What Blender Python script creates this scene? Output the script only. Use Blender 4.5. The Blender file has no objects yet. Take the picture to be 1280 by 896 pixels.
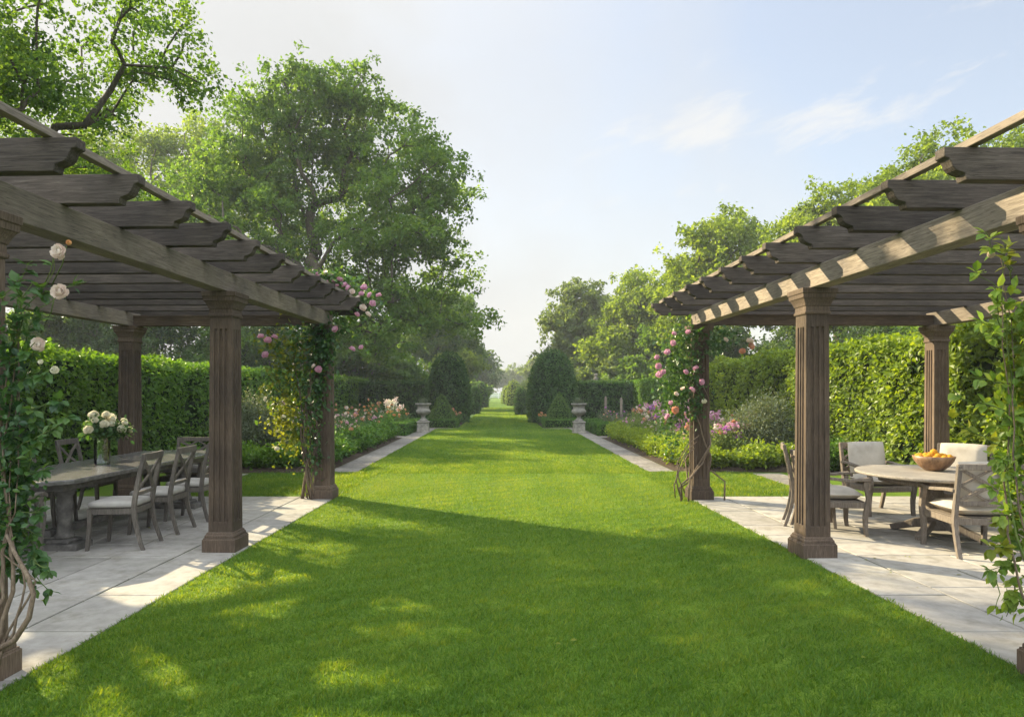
import bpy, math, random
import numpy as np
from mathutils import Vector, Matrix

R = math.radians
SC = bpy.context.scene
COL = SC.collection

# ------------------------------------------------------------------ camera, world, sun, exposure
F, VX, VY, H = 853.0, 628.0, 490.0, 1.6          # focal (px of the 1280 wide photo), vanishing point, eye height
cam_d = bpy.data.cameras.new('camera')
cam_d.sensor_width = 36.0
cam_d.lens = F / 1280 * 36.0
cam_d.shift_x = (640 - VX) / 1280
cam_d.shift_y = (VY - 448) / 1280
cam_d.clip_end = 3000
cam = bpy.data.objects.new('camera', cam_d)
cam.location = (0, 0, H)
cam.rotation_euler = (R(90), 0, 0)
COL.objects.link(cam)
SC.camera = cam

SUN_A, SUN_E = R(36), R(26)                       # sun: left of the view, turned ahead by SUN_A
sun_dir = Vector((-math.cos(SUN_A) * math.cos(SUN_E), math.sin(SUN_A) * math.cos(SUN_E), math.sin(SUN_E)))
sun_d = bpy.data.lights.new('sun', 'SUN')
sun_d.energy = 5.0
sun_d.angle = R(0.55)
sun_d.color = (1.0, 0.86, 0.57)
sun = bpy.data.objects.new('sun', sun_d)
sun.rotation_euler = sun_dir.to_track_quat('Z', 'Y').to_euler()
COL.objects.link(sun)

W = bpy.data.worlds.new('World')
SC.world = W
W.use_nodes = True


def build_world():
    nt = W.node_tree
    nt.nodes.clear()
    N, L = nt.nodes.new, nt.links.new
    out = N('ShaderNodeOutputWorld')
    bg = N('ShaderNodeBackground')
    bg.inputs['Strength'].default_value = 0.108
    sky = N('ShaderNodeTexSky')
    sky.sky_type = 'NISHITA'
    sky.sun_disc = False
    sky.sun_elevation = SUN_E
    sky.sun_rotation = math.atan2(sun_dir.x, sun_dir.y)
    sky.air_density = 1.0
    sky.dust_density = 3.0
    sky.ozone_density = 1.0
    tc = N('ShaderNodeTexCoord')
    sep = N('ShaderNodeSeparateXYZ')
    L(tc.outputs['Generated'], sep.inputs[0])

    def M(op, a, b=None, c=None, clamp=False):
        n = N('ShaderNodeMath')
        n.operation = op
        n.use_clamp = clamp
        for i, v in enumerate((a, b, c)):
            if v is None:
                continue
            if isinstance(v, (int, float)):
                n.inputs[i].default_value = v
            else:
                L(v, n.inputs[i])
        return n.outputs[0]
    dy = M('MAXIMUM', sep.outputs['Y'], 0.05)
    u = M('DIVIDE', sep.outputs['X'], dy)
    v = M('DIVIDE', sep.outputs['Z'], dy)
    # thin veil: strong near the horizon and towards the sun, clear to the upper right
    veil = M('SUBTRACT', M('MULTIPLY_ADD', u, -0.85, 1.03), M('MULTIPLY', v, 0.62))
    pv = N('ShaderNodeTexNoise')
    pv.inputs['Scale'].default_value = 2.6
    pv.inputs['Detail'].default_value = 5
    L(tc.outputs['Generated'], pv.inputs['Vector'])
    veil = M('ADD', veil, M('MULTIPLY', M('SUBTRACT', pv.outputs['Fac'], 0.5), 0.9))
    veil = M('MINIMUM', M('MAXIMUM', M('MULTIPLY', veil, 1.05), 0.40), 0.97)
    # wispy cumulus streaks
    cmb = N('ShaderNodeCombineXYZ')
    L(M('MULTIPLY_ADD', u, 7.0, M('MULTIPLY', v, -4.0)), cmb.inputs[0])
    L(M('MULTIPLY_ADD', v, 15.0, M('MULTIPLY', u, -4.5)), cmb.inputs[1])
    cn = N('ShaderNodeTexNoise')
    cn.inputs['Scale'].default_value = 1.35
    cn.inputs['Detail'].default_value = 8
    cn.inputs['Roughness'].default_value = 0.62
    cn.inputs['Distortion'].default_value = 0.35
    L(cmb.outputs[0], cn.inputs['Vector'])
    tot = None
    for (cu, cv, ru, rv, sl, w) in ((0.245, 0.375, 0.115, 0.035, 0.30, .55), (0.32, 0.405, 0.05, 0.03, 0.2, .35), (0.46, 0.395, 0.06, 0.028, 0.35, .5),
                                    (0.60, 0.435, 0.13, 0.03, 0.25, .45), (0.26, 0.49, 0.05, 0.02, 0.4, .35), (0.10, 0.27, 0.1, 0.02, 0.1, .25),
                                    (0.30, 0.30, 0.05, 0.02, 0.2, .3), (0.9, 0.62, 0.2, 0.04, 0.2, .4), (-0.3, 0.75, 0.3, 0.05, 0.1, .4)):
        du = M('SUBTRACT', u, cu)
        dv = M('SUBTRACT', M('SUBTRACT', v, cv), M('MULTIPLY', du, sl))
        d2 = M('ADD', M('POWER', M('DIVIDE', du, ru), 2), M('POWER', M('DIVIDE', dv, rv), 2))
        g = M('MULTIPLY', M('EXPONENT', M('MULTIPLY', d2, -0.6)), w * 1.25)
        tot = g if tot is None else M('ADD', tot, g)
    cl = M('MULTIPLY', M('SUBTRACT', M('ADD', M('MULTIPLY', cn.outputs['Fac'], 1.7), M('MULTIPLY', tot, 0.5)), 1.07), 2.8, clamp=True)
    cl = M('MULTIPLY', cl, M('MULTIPLY', tot, 3.0, clamp=True))
    rv = N('ShaderNodeMapRange')
    rv.inputs['From Min'].default_value = .25
    rv.inputs['From Max'].default_value = -.2
    rv.inputs['To Max'].default_value = .85
    L(sep.outputs['Y'], rv.inputs['Value'])
    veil = M('MAXIMUM', veil, rv.outputs[0])
    mix1 = N('ShaderNodeMix')
    mix1.data_type = 'RGBA'
    L(veil, mix1.inputs['Factor'])
    L(sky.outputs[0], mix1.inputs['A'])
    mix1.inputs['B'].default_value = (3.6, 3.7, 3.75, 1)
    hi = N('ShaderNodeMapRange')  # veil made brighter high up, added fill from above the frame
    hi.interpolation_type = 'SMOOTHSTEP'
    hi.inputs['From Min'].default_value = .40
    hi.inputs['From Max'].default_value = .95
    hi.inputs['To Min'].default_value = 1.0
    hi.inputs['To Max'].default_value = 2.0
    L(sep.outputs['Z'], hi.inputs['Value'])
    # added fill light: sky brightened behind the viewer and overhead, out of view
    rear_fill = N('ShaderNodeMapRange')
    rear_fill.interpolation_type = 'SMOOTHSTEP'
    rear_fill.inputs['From Min'].default_value = .45
    rear_fill.inputs['From Max'].default_value = -.35
    rear_fill.inputs['To Min'].default_value = 1.0
    rear_fill.inputs['To Max'].default_value = 2.7
    L(sep.outputs['Y'], rear_fill.inputs['Value'])
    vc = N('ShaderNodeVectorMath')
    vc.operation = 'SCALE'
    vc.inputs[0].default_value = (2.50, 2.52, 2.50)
    L(M('MULTIPLY', hi.outputs[0], rear_fill.outputs[0]), vc.inputs['Scale'])
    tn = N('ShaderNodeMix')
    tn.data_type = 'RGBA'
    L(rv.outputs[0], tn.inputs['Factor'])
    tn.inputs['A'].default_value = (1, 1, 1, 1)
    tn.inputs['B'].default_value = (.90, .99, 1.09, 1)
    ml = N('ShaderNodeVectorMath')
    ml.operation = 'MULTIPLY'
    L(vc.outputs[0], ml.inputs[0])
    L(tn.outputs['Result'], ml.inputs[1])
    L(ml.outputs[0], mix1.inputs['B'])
    mix2 = N('ShaderNodeMix')
    mix2.data_type = 'RGBA'
    L(M('MULTIPLY', cl, 0.75), mix2.inputs['Factor'])
    L(mix1.outputs['Result'], mix2.inputs['A'])
    mix2.inputs['B'].default_value = (3.0, 2.97, 2.93, 1)
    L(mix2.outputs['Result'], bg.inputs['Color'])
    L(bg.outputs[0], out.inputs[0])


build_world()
vs = SC.view_settings
vs.view_transform = 'Standard'
vs.look = 'None'
vs.gamma = 1.0
vs.exposure = 1.5
vs.use_curve_mapping = False
SC.render.engine = 'CYCLES'
cy = SC.cycles
cy.use_denoising = True
try:
    cy.denoiser = 'OPENIMAGEDENOISE'
except Exception:
    pass
cy.max_bounces = 8
cy.diffuse_bounces = 4
cy.glossy_bounces = 3
cy.transmission_bounces = 6
cy.transparent_max_bounces = 8
cy.sample_clamp_indirect = 8
cy.caustics_reflective = False
cy.caustics_refractive = False


def P(px, py, Y):
    """world point of a photo pixel (1280 frame) at distance Y"""
    return Vector(((px - VX) * Y / F, Y, H + (VY - py) * Y / F))


# ------------------------------------------------------------------ mesh builder
class MB:
    def __init__(self):
        self.v, self.f, self.c, self.m, self.t, self.s, self.n = [], [], [], [], [], [], 0

    def add(self, verts, faces, tint=0.5, mat=0, smooth=False):
        """faces: (n,k) int array or list of tuples"""
        verts = np.asarray(verts, float).reshape(-1, 3)
        if isinstance(faces, np.ndarray):
            idx = faces.reshape(-1) + self.n
            cnt = np.full(len(faces), faces.shape[1], np.int32)
        else:
            idx = np.array([i for f in faces for i in f], np.int64) + self.n
            cnt = np.array([len(f) for f in faces], np.int32)
        self.v.append(verts)
        self.f.append(idx)
        self.c.append(cnt)
        self.m.append(np.full(len(cnt), mat, np.int32))
        self.s.append(np.full(len(cnt), smooth, bool))
        t = np.asarray(tint, float)
        self.t.append(np.full(len(verts), float(t)) if t.ndim == 0 else t)
        self.n += len(verts)
        return self

    def box(self, x0, x1, y0, y1, z0, z1, **k):
        v = [(x, y, z) for z in (z0, z1) for x, y in ((x0, y0), (x1, y0), (x1, y1), (x0, y1))]
        return self.add(v, [(0, 3, 2, 1), (4, 5, 6, 7), (0, 1, 5, 4), (1, 2, 6, 5), (2, 3, 7, 6), (3, 0, 4, 7)], **k)

    def loft(self, rings, cap=True, **k):
        """rings: list of (n,3) loops"""
        n = len(rings[0])
        v = np.concatenate([np.asarray(r, float) for r in rings])
        f = []
        for i in range(len(rings) - 1):
            a, b = i * n, (i + 1) * n
            for j in range(n):
                f.append((a + j, a + (j + 1) % n, b + (j + 1) % n, b + j))
        if cap:
            f.append(tuple(range(n - 1, -1, -1)))
            f.append(tuple(range((len(rings) - 1) * n, len(rings) * n)))
        return self.add(v, f, **k)

    def tube(self, pts, rad, n=6, cap=True, **k):
        pts = [Vector(p) for p in pts]
        if not hasattr(rad, '__len__'):
            rad = [rad] * len(pts)
        rings = []
        ref = None
        for i, p in enumerate(pts):
            d = (pts[min(i + 1, len(pts) - 1)] - pts[max(i - 1, 0)])
            d = d.normalized() if d.length > 1e-9 else Vector((0, 0, 1))
            if ref is None:
                ref = Vector((1, 0, 0)) if abs(d.x) < .8 else Vector((0, 1, 0))
            a = (ref - d * ref.dot(d)).normalized()
            ref = a
            b = d.cross(a)
            rings.append([p + (a * math.cos(q) + b * math.sin(q)) * rad[i] for q in [2 * math.pi * j / n for j in range(n)]])
        k.setdefault('smooth', True)
        return self.loft(rings, cap, **k)

    def bar(self, p, q, w, h, up=(0, 0, 1), **k):
        """rectangular bar p->q, w across, h along up"""
        p, q, up = Vector(p), Vector(q), Vector(up)
        d = (q - p).normalized()
        a = d.cross(up).normalized() * (w / 2)
        b = a.cross(d).normalized() * (h / 2)
        return self.loft([[c - a - b, c + a - b, c + a + b, c - a + b] for c in (p, q)], **k)

    def sweep(self, pts, side, w, h, **k):
        """rectangular section swept along pts; side = fixed axis across (width w), h in the path's plane (list ok)"""
        pts = [Vector(p) for p in pts]
        side = Vector(side).normalized()
        hs = h if hasattr(h, '__len__') else [h] * len(pts)
        rings = []
        for i, p in enumerate(pts):
            d = (pts[min(i + 1, len(pts) - 1)] - pts[max(i - 1, 0)]).normalized()
            nrm = side.cross(d).normalized()
            a, b = side * (w / 2), nrm * (hs[i] / 2)
            rings.append([p - a - b, p + a - b, p + a + b, p - a + b])
        return self.loft(rings, **k)

    def lathe(self, prof, n=24, c=(0, 0), **k):
        k.setdefault('smooth', True)
        return self.loft([[(c[0] + r * math.cos(2 * math.pi * j / n), c[1] + r * math.sin(2 * math.pi * j / n), z) for j in range(n)] for r, z in prof], **k)

    def square(self, prof, c=(0, 0), **k):
        """stack of squares (z, halfwidth)"""
        return self.loft([[(c[0] + sx * w, c[1] + sy * w, z) for sx, sy in ((-1, -1), (1, -1), (1, 1), (-1, 1))] for z, w in prof], **k)

    def prism(self, poly, y0, y1, **k):
        """poly in (x,z), extruded along y"""
        return self.loft([[(x, y0, z) for x, z in poly], [(x, y1, z) for x, z in poly]], **k)

    def scatter(self, tmpl, pos, fwd, up, scale, tint, mat=0, smooth=False):
        tv, tf = tmpl
        pos = np.asarray(pos, float)
        n = len(pos)
        if n == 0:
            return self
        fwd = fwd / (np.linalg.norm(fwd, axis=1, keepdims=True) + 1e-9)
        rt = np.cross(fwd, up)
        rt /= (np.linalg.norm(rt, axis=1, keepdims=True) + 1e-9)
        upn = np.cross(rt, fwd)
        sc = np.broadcast_to(np.asarray(scale, float), (n,))[:, None, None]
        V = (tv[None, :, 0:1] * rt[:, None, :] + tv[None, :, 1:2] * fwd[:, None, :] + tv[None, :, 2:3] * upn[:, None, :]) * sc + pos[:, None, :]
        k = len(tv)
        tint = np.repeat(np.broadcast_to(np.asarray(tint, float), (n,)), k)
        base = (np.arange(n) * k)
        self.v.append(V.reshape(-1, 3))
        lens = np.array([len(f) for f in tf], np.int32)
        flat = np.array([i for f in tf for i in f], np.int64)
        self.f.append((base[:, None] + flat[None, :]).reshape(-1) + self.n)
        self.c.append(np.tile(lens, n))
        self.m.append(np.full(n * len(tf), mat, np.int32))
        self.s.append(np.full(n * len(tf), smooth, bool))
        self.t.append(tint)
        self.n += n * k
        return self

    def mesh(self, name, mats):
        me = bpy.data.meshes.new(name)
        v = np.concatenate(self.v)
        f = np.concatenate(self.f).astype(np.int32)
        c = np.concatenate(self.c)
        me.vertices.add(len(v))
        me.vertices.foreach_set('co', v.astype(np.float32).ravel())
        me.loops.add(len(f))
        me.loops.foreach_set('vertex_index', f)
        me.polygons.add(len(c))
        st = np.zeros(len(c), np.int32)
        st[1:] = np.cumsum(c)[:-1]
        me.polygons.foreach_set('loop_start', st)
        me.polygons.foreach_set('material_index', np.concatenate(self.m))
        me.polygons.foreach_set('use_smooth', np.concatenate(self.s))
        for mt in (mats if isinstance(mats, (list, tuple)) else [mats]):
            me.materials.append(mt)
        at = me.attributes.new('tint', 'FLOAT', 'POINT')
        at.data.foreach_set('value', np.concatenate(self.t).astype(np.float32))
        me.update(calc_edges=True)
        return me

    def build(self, name, mats, parent=None, bevel=0, loc=None):
        o = bpy.data.objects.new(name, self.mesh(name, mats))
        COL.objects.link(o)
        if parent:
            o.parent = parent
        if loc is not None:
            o.location = loc
        if bevel:
            b = o.modifiers.new('bevel', 'BEVEL')
            b.width = bevel
            b.segments = 2
            b.limit_method = 'ANGLE'
            b.angle_limit = R(40)
        return o


def tag(o, label=None, cat=None, group=None, kind=None):
    for k, x in (('label', label), ('category', cat), ('group', group), ('kind', kind)):
        if x:
            o[k] = x
    return o


def empty(name, loc, rz=0, label=None, cat=None, group=None):
    o = bpy.data.objects.new(name, None)
    o.empty_display_size = .1
    o.location = loc
    o.rotation_euler = (0, 0, rz)
    COL.objects.link(o)
    return tag(o, label, cat, group)


def copy_tree(o, parent=None):
    c = o.copy()
    COL.objects.link(c)
    if parent:
        c.parent = parent
    for ch in list(o.children):
        copy_tree(ch, c)
    return c


# leaf templates: x across, y along, z up
LEAF4 = (np.array([(0, 0, 0), (-.34, .5, .10), (0, 1, -.06), (.34, .5, .10)]), [(0, 3, 2, 1)])
LEAF8 = (np.array([(0, 0, 0), (-.26, .25, .07), (-.30, .58, .06), (0, 1, -.10), (.30, .58, .06), (.26, .25, .07), (0, .28, 0), (0, .62, -.01)]),
         [(0, 6, 1), (1, 6, 7, 2), (2, 7, 3), (0, 5, 6), (5, 4, 7, 6), (4, 3, 7)])
BLADE = (np.array([(-.045, 0, 0), (.045, 0, 0), (-.036, .5, .05), (.036, .5, .05), (0, 1, .22)]), [(0, 1, 3, 2), (2, 3, 4)])


def rnd_dirs(rng, n):
    d = rng.normal(size=(n, 3))
    return d / np.linalg.norm(d, axis=1, keepdims=True)


def smooth_noise(p, seed, scale):
    """cheap smooth pseudo noise in [-1,1]"""
    rng = np.random.default_rng(seed)
    o = 0
    for k in range(5):
        w = rng.normal(size=3) * scale * (1 + .6 * k)
        o = o + np.sin(p @ w + rng.uniform(0, 6.28)) / (1 + .45 * k)
    return o / 2.6


# ------------------------------------------------------------------ materials
def new_mat(name):
    m = bpy.data.materials.new(name)
    m.use_nodes = True
    nt = m.node_tree
    nt.nodes.clear()
    return m, nt, nt.nodes.new, nt.links.new


def ramp(N, stops):
    r = N('ShaderNodeValToRGB')
    e = r.color_ramp.elements
    while len(e) < len(stops):
        e.new(.5)
    for k, (p, c) in enumerate(stops):
        e[k].position = p
        e[k].color = (*c, 1)
    return r


def leaf_mat(name, dark, mid, light, trans=.35, tcol=None, rough=.5, spec=.25):
    m, nt, N, L = new_mat(name)
    out = N('ShaderNodeOutputMaterial')
    at = N('ShaderNodeAttribute')
    at.attribute_name = 'tint'
    r = ramp(N, [(0, dark), (.5, mid), (1, light)])
    L(at.outputs['Fac'], r.inputs[0])
    p = N('ShaderNodeBsdfPrincipled')
    p.inputs['Roughness'].default_value = rough
    p.inputs['Specular IOR Level'].default_value = spec
    L(r.outputs[0], p.inputs['Base Color'])
    t = N('ShaderNodeBsdfTranslucent')
    hs = N('ShaderNodeMix')
    hs.data_type = 'RGBA'
    hs.blend_type = 'MULTIPLY'
    hs.inputs['Factor'].default_value = 1
    L(r.outputs[0], hs.inputs['A'])
    hs.inputs['B'].default_value = (*(tcol or (2.2, 2.0, .7)), 1)
    L(hs.outputs['Result'], t.inputs['Color'])
    mx = N('ShaderNodeMixShader')
    mx.inputs[0].default_value = trans
    L(p.outputs[0], mx.inputs[1])
    L(t.outputs[0], mx.inputs[2])
    L(mx.outputs[0], out.inputs[0])
    return m


def grain_mat(name, cols, axis='X', scale=6, stretch=14, rough=.8, bump=.25, tint_amt=.32, spec=.2, crack=.5):
    """weathered wood: noise drawn out along one object axis"""
    m, nt, N, L = new_mat(name)
    out = N('ShaderNodeOutputMaterial')
    p = N('ShaderNodeBsdfPrincipled')
    p.inputs['Roughness'].default_value = rough
    p.inputs['Specular IOR Level'].default_value = spec
    tc = N('ShaderNodeTexCoord')
    oi = N('ShaderNodeObjectInfo')
    mp = N('ShaderNodeMapping')
    s = [stretch] * 3
    s['XYZ'.index(axis)] = 1
    mp.inputs['Scale'].default_value = s
    va = N('ShaderNodeVectorMath')
    va.operation = 'ADD'
    L(tc.outputs['Object'], va.inputs[0])
    sc = N('ShaderNodeVectorMath')
    sc.operation = 'SCALE'
    sc.inputs['Scale'].default_value = 40
    cv = N('ShaderNodeCombineXYZ')
    for i in range(3):
        L(oi.outputs['Random'], cv.inputs[i])
    L(cv.outputs[0], sc.inputs[0])
    L(sc.outputs[0], va.inputs[1])
    L(va.outputs[0], mp.inputs[0])
    n1 = N('ShaderNodeTexNoise')
    n1.inputs['Scale'].default_value = scale
    n1.inputs['Detail'].default_value = 8
    n1.inputs['Roughness'].default_value = .65
    n1.inputs['Distortion'].default_value = .6
    L(mp.outputs[0], n1.inputs['Vector'])
    n2 = N('ShaderNodeTexNoise')
    n2.inputs['Scale'].default_value = 2.2
    n2.inputs['Detail'].default_value = 5
    L(va.outputs[0], n2.inputs['Vector'])
    r = ramp(N, [(.28, cols[0]), (.52, cols[1]), (.75, cols[2])])
    L(n1.outputs['Fac'], r.inputs[0])
    mx = N('ShaderNodeMix')
    mx.data_type = 'RGBA'
    mx.blend_type = 'MULTIPLY'
    mx.inputs['Factor'].default_value = 1
    L(r.outputs[0], mx.inputs['A'])
    r2 = ramp(N, [(.25, (.62, .62, .64)), (.7, (1.15, 1.12, 1.06))])
    L(n2.outputs['Fac'], r2.inputs[0])
    L(r2.outputs[0], mx.inputs['B'])
    mr = N('ShaderNodeMapRange')
    mr.inputs['To Min'].default_value = 1 - tint_amt
    mr.inputs['To Max'].default_value = 1 + tint_amt
    L(oi.outputs['Random'], mr.inputs['Value'])
    hv = N('ShaderNodeHueSaturation')
    L(mx.outputs['Result'], hv.inputs['Color'])
    L(mr.outputs[0], hv.inputs['Value'])
    # fine dark checks along the grain
    n3 = N('ShaderNodeTexNoise')
    n3.inputs['Scale'].default_value = scale * 2.2
    n3.inputs['Detail'].default_value = 3
    L(mp.outputs[0], n3.inputs['Vector'])
    r3 = ramp(N, [(.30, (1 - crack,) * 3), (.40, (1, 1, 1))])
    L(n3.outputs['Fac'], r3.inputs[0])
    m3 = N('ShaderNodeMix')
    m3.data_type = 'RGBA'
    m3.blend_type = 'MULTIPLY'
    m3.inputs['Factor'].default_value = 1
    L(hv.outputs[0], m3.inputs['A'])
    L(r3.outputs[0], m3.inputs['B'])
    L(m3.outputs['Result'], p.inputs['Base Color'])
    bm = N('ShaderNodeBump')
    bm.inputs['Strength'].default_value = bump
    bm.inputs['Distance'].default_value = .01
    L(n1.outputs['Fac'], bm.inputs['Height'])
    L(bm.outputs[0], p.inputs['Normal'])
    L(p.outputs[0], out.inputs[0])
    return m


def mottled(name, cols, scale=8, rough=.85, bump=.2, spec=.2, tint=0.0, fine=60, big=1.2, dist=.01, stain=False):
    """stone, soil, cloth: two scales of noise; 'tint' attribute shifts the value"""
    m, nt, N, L = new_mat(name)
    out = N('ShaderNodeOutputMaterial')
    p = N('ShaderNodeBsdfPrincipled')
    p.inputs['Roughness'].default_value = rough
    p.inputs['Specular IOR Level'].default_value = spec
    tc = N('ShaderNodeTexCoord')
    n1 = N('ShaderNodeTexNoise')
    n1.inputs['Scale'].default_value = scale
    n1.inputs['Detail'].default_value = 9
    n1.inputs['Roughness'].default_value = .62
    L(tc.outputs['Object'], n1.inputs['Vector'])
    r = ramp(N, [(.3, cols[0]), (.5, cols[1]), (.72, cols[2])])
    L(n1.outputs['Fac'], r.inputs[0])
    n2 = N('ShaderNodeTexNoise')
    n2.inputs['Scale'].default_value = big
    n2.inputs['Detail'].default_value = 4
    L(tc.outputs['Object'], n2.inputs['Vector'])
    r2 = ramp(N, [(.3, (.78, .78, .79)), (.7, (1.12, 1.1, 1.07))])
    L(n2.outputs['Fac'], r2.inputs[0])
    mx = N('ShaderNodeMix')
    mx.data_type = 'RGBA'
    mx.blend_type = 'MULTIPLY'
    mx.inputs['Factor'].default_value = 1
    L(r.outputs[0], mx.inputs['A'])
    L(r2.outputs[0], mx.inputs['B'])
    col = mx.outputs['Result']
    if stain:
        for sc_, lo, hi_, c_ in ((3.1, .36, .47, (.80, .79, .75)), (38, .30, .36, (.60, .57, .52)), (.9, .34, .5, (.86, .87, .83))):
            ns = N('ShaderNodeTexNoise')
            ns.inputs['Scale'].default_value = sc_
            ns.inputs['Detail'].default_value = 8
            ns.inputs['Roughness'].default_value = .7
            L(tc.outputs['Object'], ns.inputs['Vector'])
            rs = ramp(N, [(lo, c_), (hi_, (1, 1, 1))])
            L(ns.outputs['Fac'], rs.inputs[0])
            ms = N('ShaderNodeMix')
            ms.data_type = 'RGBA'
            ms.blend_type = 'MULTIPLY'
            ms.inputs['Factor'].default_value = 1
            L(col, ms.inputs['A'])
            L(rs.outputs[0], ms.inputs['B'])
            col = ms.outputs['Result']
    if tint:
        at = N('ShaderNodeAttribute')
        at.attribute_name = 'tint'
        mr = N('ShaderNodeMapRange')
        mr.inputs['To Min'].default_value = 1 - tint
        mr.inputs['To Max'].default_value = 1 + tint
        L(at.outputs['Fac'], mr.inputs['Value'])
        hv = N('ShaderNodeHueSaturation')
        L(col, hv.inputs['Color'])
        L(mr.outputs[0], hv.inputs['Value'])
        col = hv.outputs[0]
    L(col, p.inputs['Base Color'])
    n3 = N('ShaderNodeTexNoise')
    n3.inputs['Scale'].default_value = fine
    n3.inputs['Detail'].default_value = 6
    L(tc.outputs['Object'], n3.inputs['Vector'])
    ad = N('ShaderNodeMath')
    ad.operation = 'MULTIPLY_ADD'
    L(n3.outputs['Fac'], ad.inputs[0])
    ad.inputs[1].default_value = .4
    L(n1.outputs['Fac'], ad.inputs[2])
    bm = N('ShaderNodeBump')
    bm.inputs['Strength'].default_value = bump
    bm.inputs['Distance'].default_value = dist
    L(ad.outputs[0], bm.inputs['Height'])
    L(bm.outputs[0], p.inputs['Normal'])
    L(p.outputs[0], out.inputs[0])
    return m


M = {}
OAK = [(.038, .085, .015), (.08, .15, .028), (.135, .21, .042)]
M['oak'] = leaf_mat('oak_leaf', *OAK, trans=.52)
M['lime'] = leaf_mat('lime_leaf', (.065, .11, .016), (.125, .185, .028), (.19, .25, .042), trans=.52)
M['pale'] = leaf_mat('pale_leaf', (.065, .10, .03), (.11, .16, .052), (.16, .21, .075), trans=.45)
M['dark'] = leaf_mat('dark_leaf', (.026, .058, .015), (.054, .10, .024), (.095, .15, .038), trans=.35)
M['hedge'] = leaf_mat('hedge_leaf', (.040, .098, .012), (.082, .17, .020), (.145, .24, .03), trans=.4, rough=.4)
M['yew'] = leaf_mat('yew_leaf', (.018, .052, .012), (.042, .098, .021), (.085, .155, .035), trans=.28, rough=.6)
M['sunhedge'] = leaf_mat('sunlit_beech_leaf', (.062, .105, .010), (.135, .20, .018), (.235, .295, .03), trans=.42, rough=.42)  # beech green yellowed, direct sun put into the leaf colour
M['cone'] = leaf_mat('lit_cone_yew_leaf', (.040, .088, .016), (.078, .145, .026), (.12, .20, .04), trans=.3, rough=.55)  # yew lightened for the cones, sunlight put into the colour
M['sunlit_leaf'] = leaf_mat('sunlit_rose_leaf', (.05, .11, .02), (.12, .20, .03), (.22, .28, .05), trans=.45, rough=.4, spec=.35)  # brighter copy of the rose leaf with sunlight painted in
M['box'] = leaf_mat('box_leaf', (.025, .075, .012), (.06, .14, .018), (.12, .21, .026), trans=.3)
M['grey_leaf'] = leaf_mat('grey_leaf', (.045, .065, .040), (.085, .11, .066), (.14, .17, .10), trans=.25)
M['rose_leaf'] = leaf_mat('rose_leaf', (.018, .055, .018), (.045, .105, .026), (.10, .17, .036), trans=.35, rough=.38, spec=.4)
M['yellow_leaf'] = leaf_mat('yellow_and_sunlit_leaf', (.06, .10, .012), (.16, .19, .02), (.30, .30, .04), trans=.45, tcol=(1.6, 1.5, .6), rough=.45)  # stands in for sun on the far climber, plain yellow leaf elsewhere
M['grass'] = leaf_mat('grass_blade', (.040, .112, .011), (.086, .188, .020), (.18, .275, .038), trans=.45, tcol=(2.7, 1.75, .4), rough=.5, spec=.3)
M['bark'] = grain_mat('bark', [(.05, .04, .03), (.11, .09, .065), (.19, .165, .125)], 'Z', 5, 5, bump=.8)
M['vine'] = grain_mat('vine_bark', [(.09, .065, .045), (.19, .14, .10), (.30, .24, .18)], 'Z', 14, 5, bump=.6)
M['green_stem'] = mottled('green_stem', [(.05, .08, .02), (.09, .13, .03), (.14, .16, .05)])
WOOD = [(.060, .042, .030), (.116, .083, .060), (.185, .140, .104)]
M['col'] = grain_mat('column_wood', WOOD, 'Z', 7, 16, bump=.3)
BEAM = [(.132, .106, .085), (.240, .200, .162), (.345, .292, .24)]
M['beam'] = grain_mat('beam_wood', BEAM, 'Y', 5, 14, bump=.35)
M['beam_x'] = grain_mat('crossbeam_wood', WOOD, 'X', 5, 14, bump=.35)
M['rafter'] = grain_mat('rafter_wood', [(.034, .027, .023), (.068, .055, .046), (.12, .10, .085)], 'X', 5, 14, bump=.4)
TEAK = [(.105, .085, .068), (.19, .158, .13), (.29, .25, .21)]
M['teak'] = grain_mat('teak', TEAK, 'Z', 9, 10, bump=.2, tint_amt=.1)
M['teak_top'] = grain_mat('table_top_wood', [(.20, .175, .15), (.32, .285, .245), (.44, .40, .35)], 'X', 6, 9, bump=.2, tint_amt=.05, rough=.6, spec=.35)
GREYW = [(.068, .058, .049), (.124, .108, .092), (.20, .176, .152)]
M['grey_wood'] = grain_mat('grey_chair_wood', GREYW, 'Z', 9, 10, bump=.2, tint_amt=.1)
M['cushion'] = mottled('cushion_fabric', [(.42, .37, .305), (.49, .44, .37), (.55, .50, .43)], 5, .95, .15, .1, fine=500, dist=.003)
M['grey_cushion'] = mottled('grey_cushion_fabric', [(.33, .305, .28), (.39, .365, .33), (.44, .415, .38)], 5, .95, .15, .1, fine=500, dist=.003)
M['table_stone'] = mottled('table_stone', [(.055, .053, .051), (.10, .096, .092), (.175, .168, .16)], 14, .25, .3, .5, fine=90)
M['leg_stone'] = mottled('trestle_stone', [(.06, .055, .05), (.115, .105, .095), (.20, .185, .165)], 9, .85, .6, .25, fine=70)
M['urn'] = mottled('urn_stone', [(.13, .12, .10), (.235, .215, .185), (.33, .305, .265)], 9, .9, .4, .15, fine=60)
M['slab'] = mottled('flagstone', [(.26, .24, .212), (.335, .311, .277), (.40, .373, .335)], 7, .8, .35, .25, tint=.20, fine=70, big=.7, dist=.008, stain=True)
M['joint'] = mottled('joint_sand', [(.035, .042, .018), (.065, .075, .032), (.10, .10, .06)], 20)
M['path'] = mottled('path_stone', [(.135, .122, .106), (.215, .195, .172), (.29, .265, .236)], 12, .85, .3, .2, tint=.25, fine=90, big=1.5, stain=True)
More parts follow.
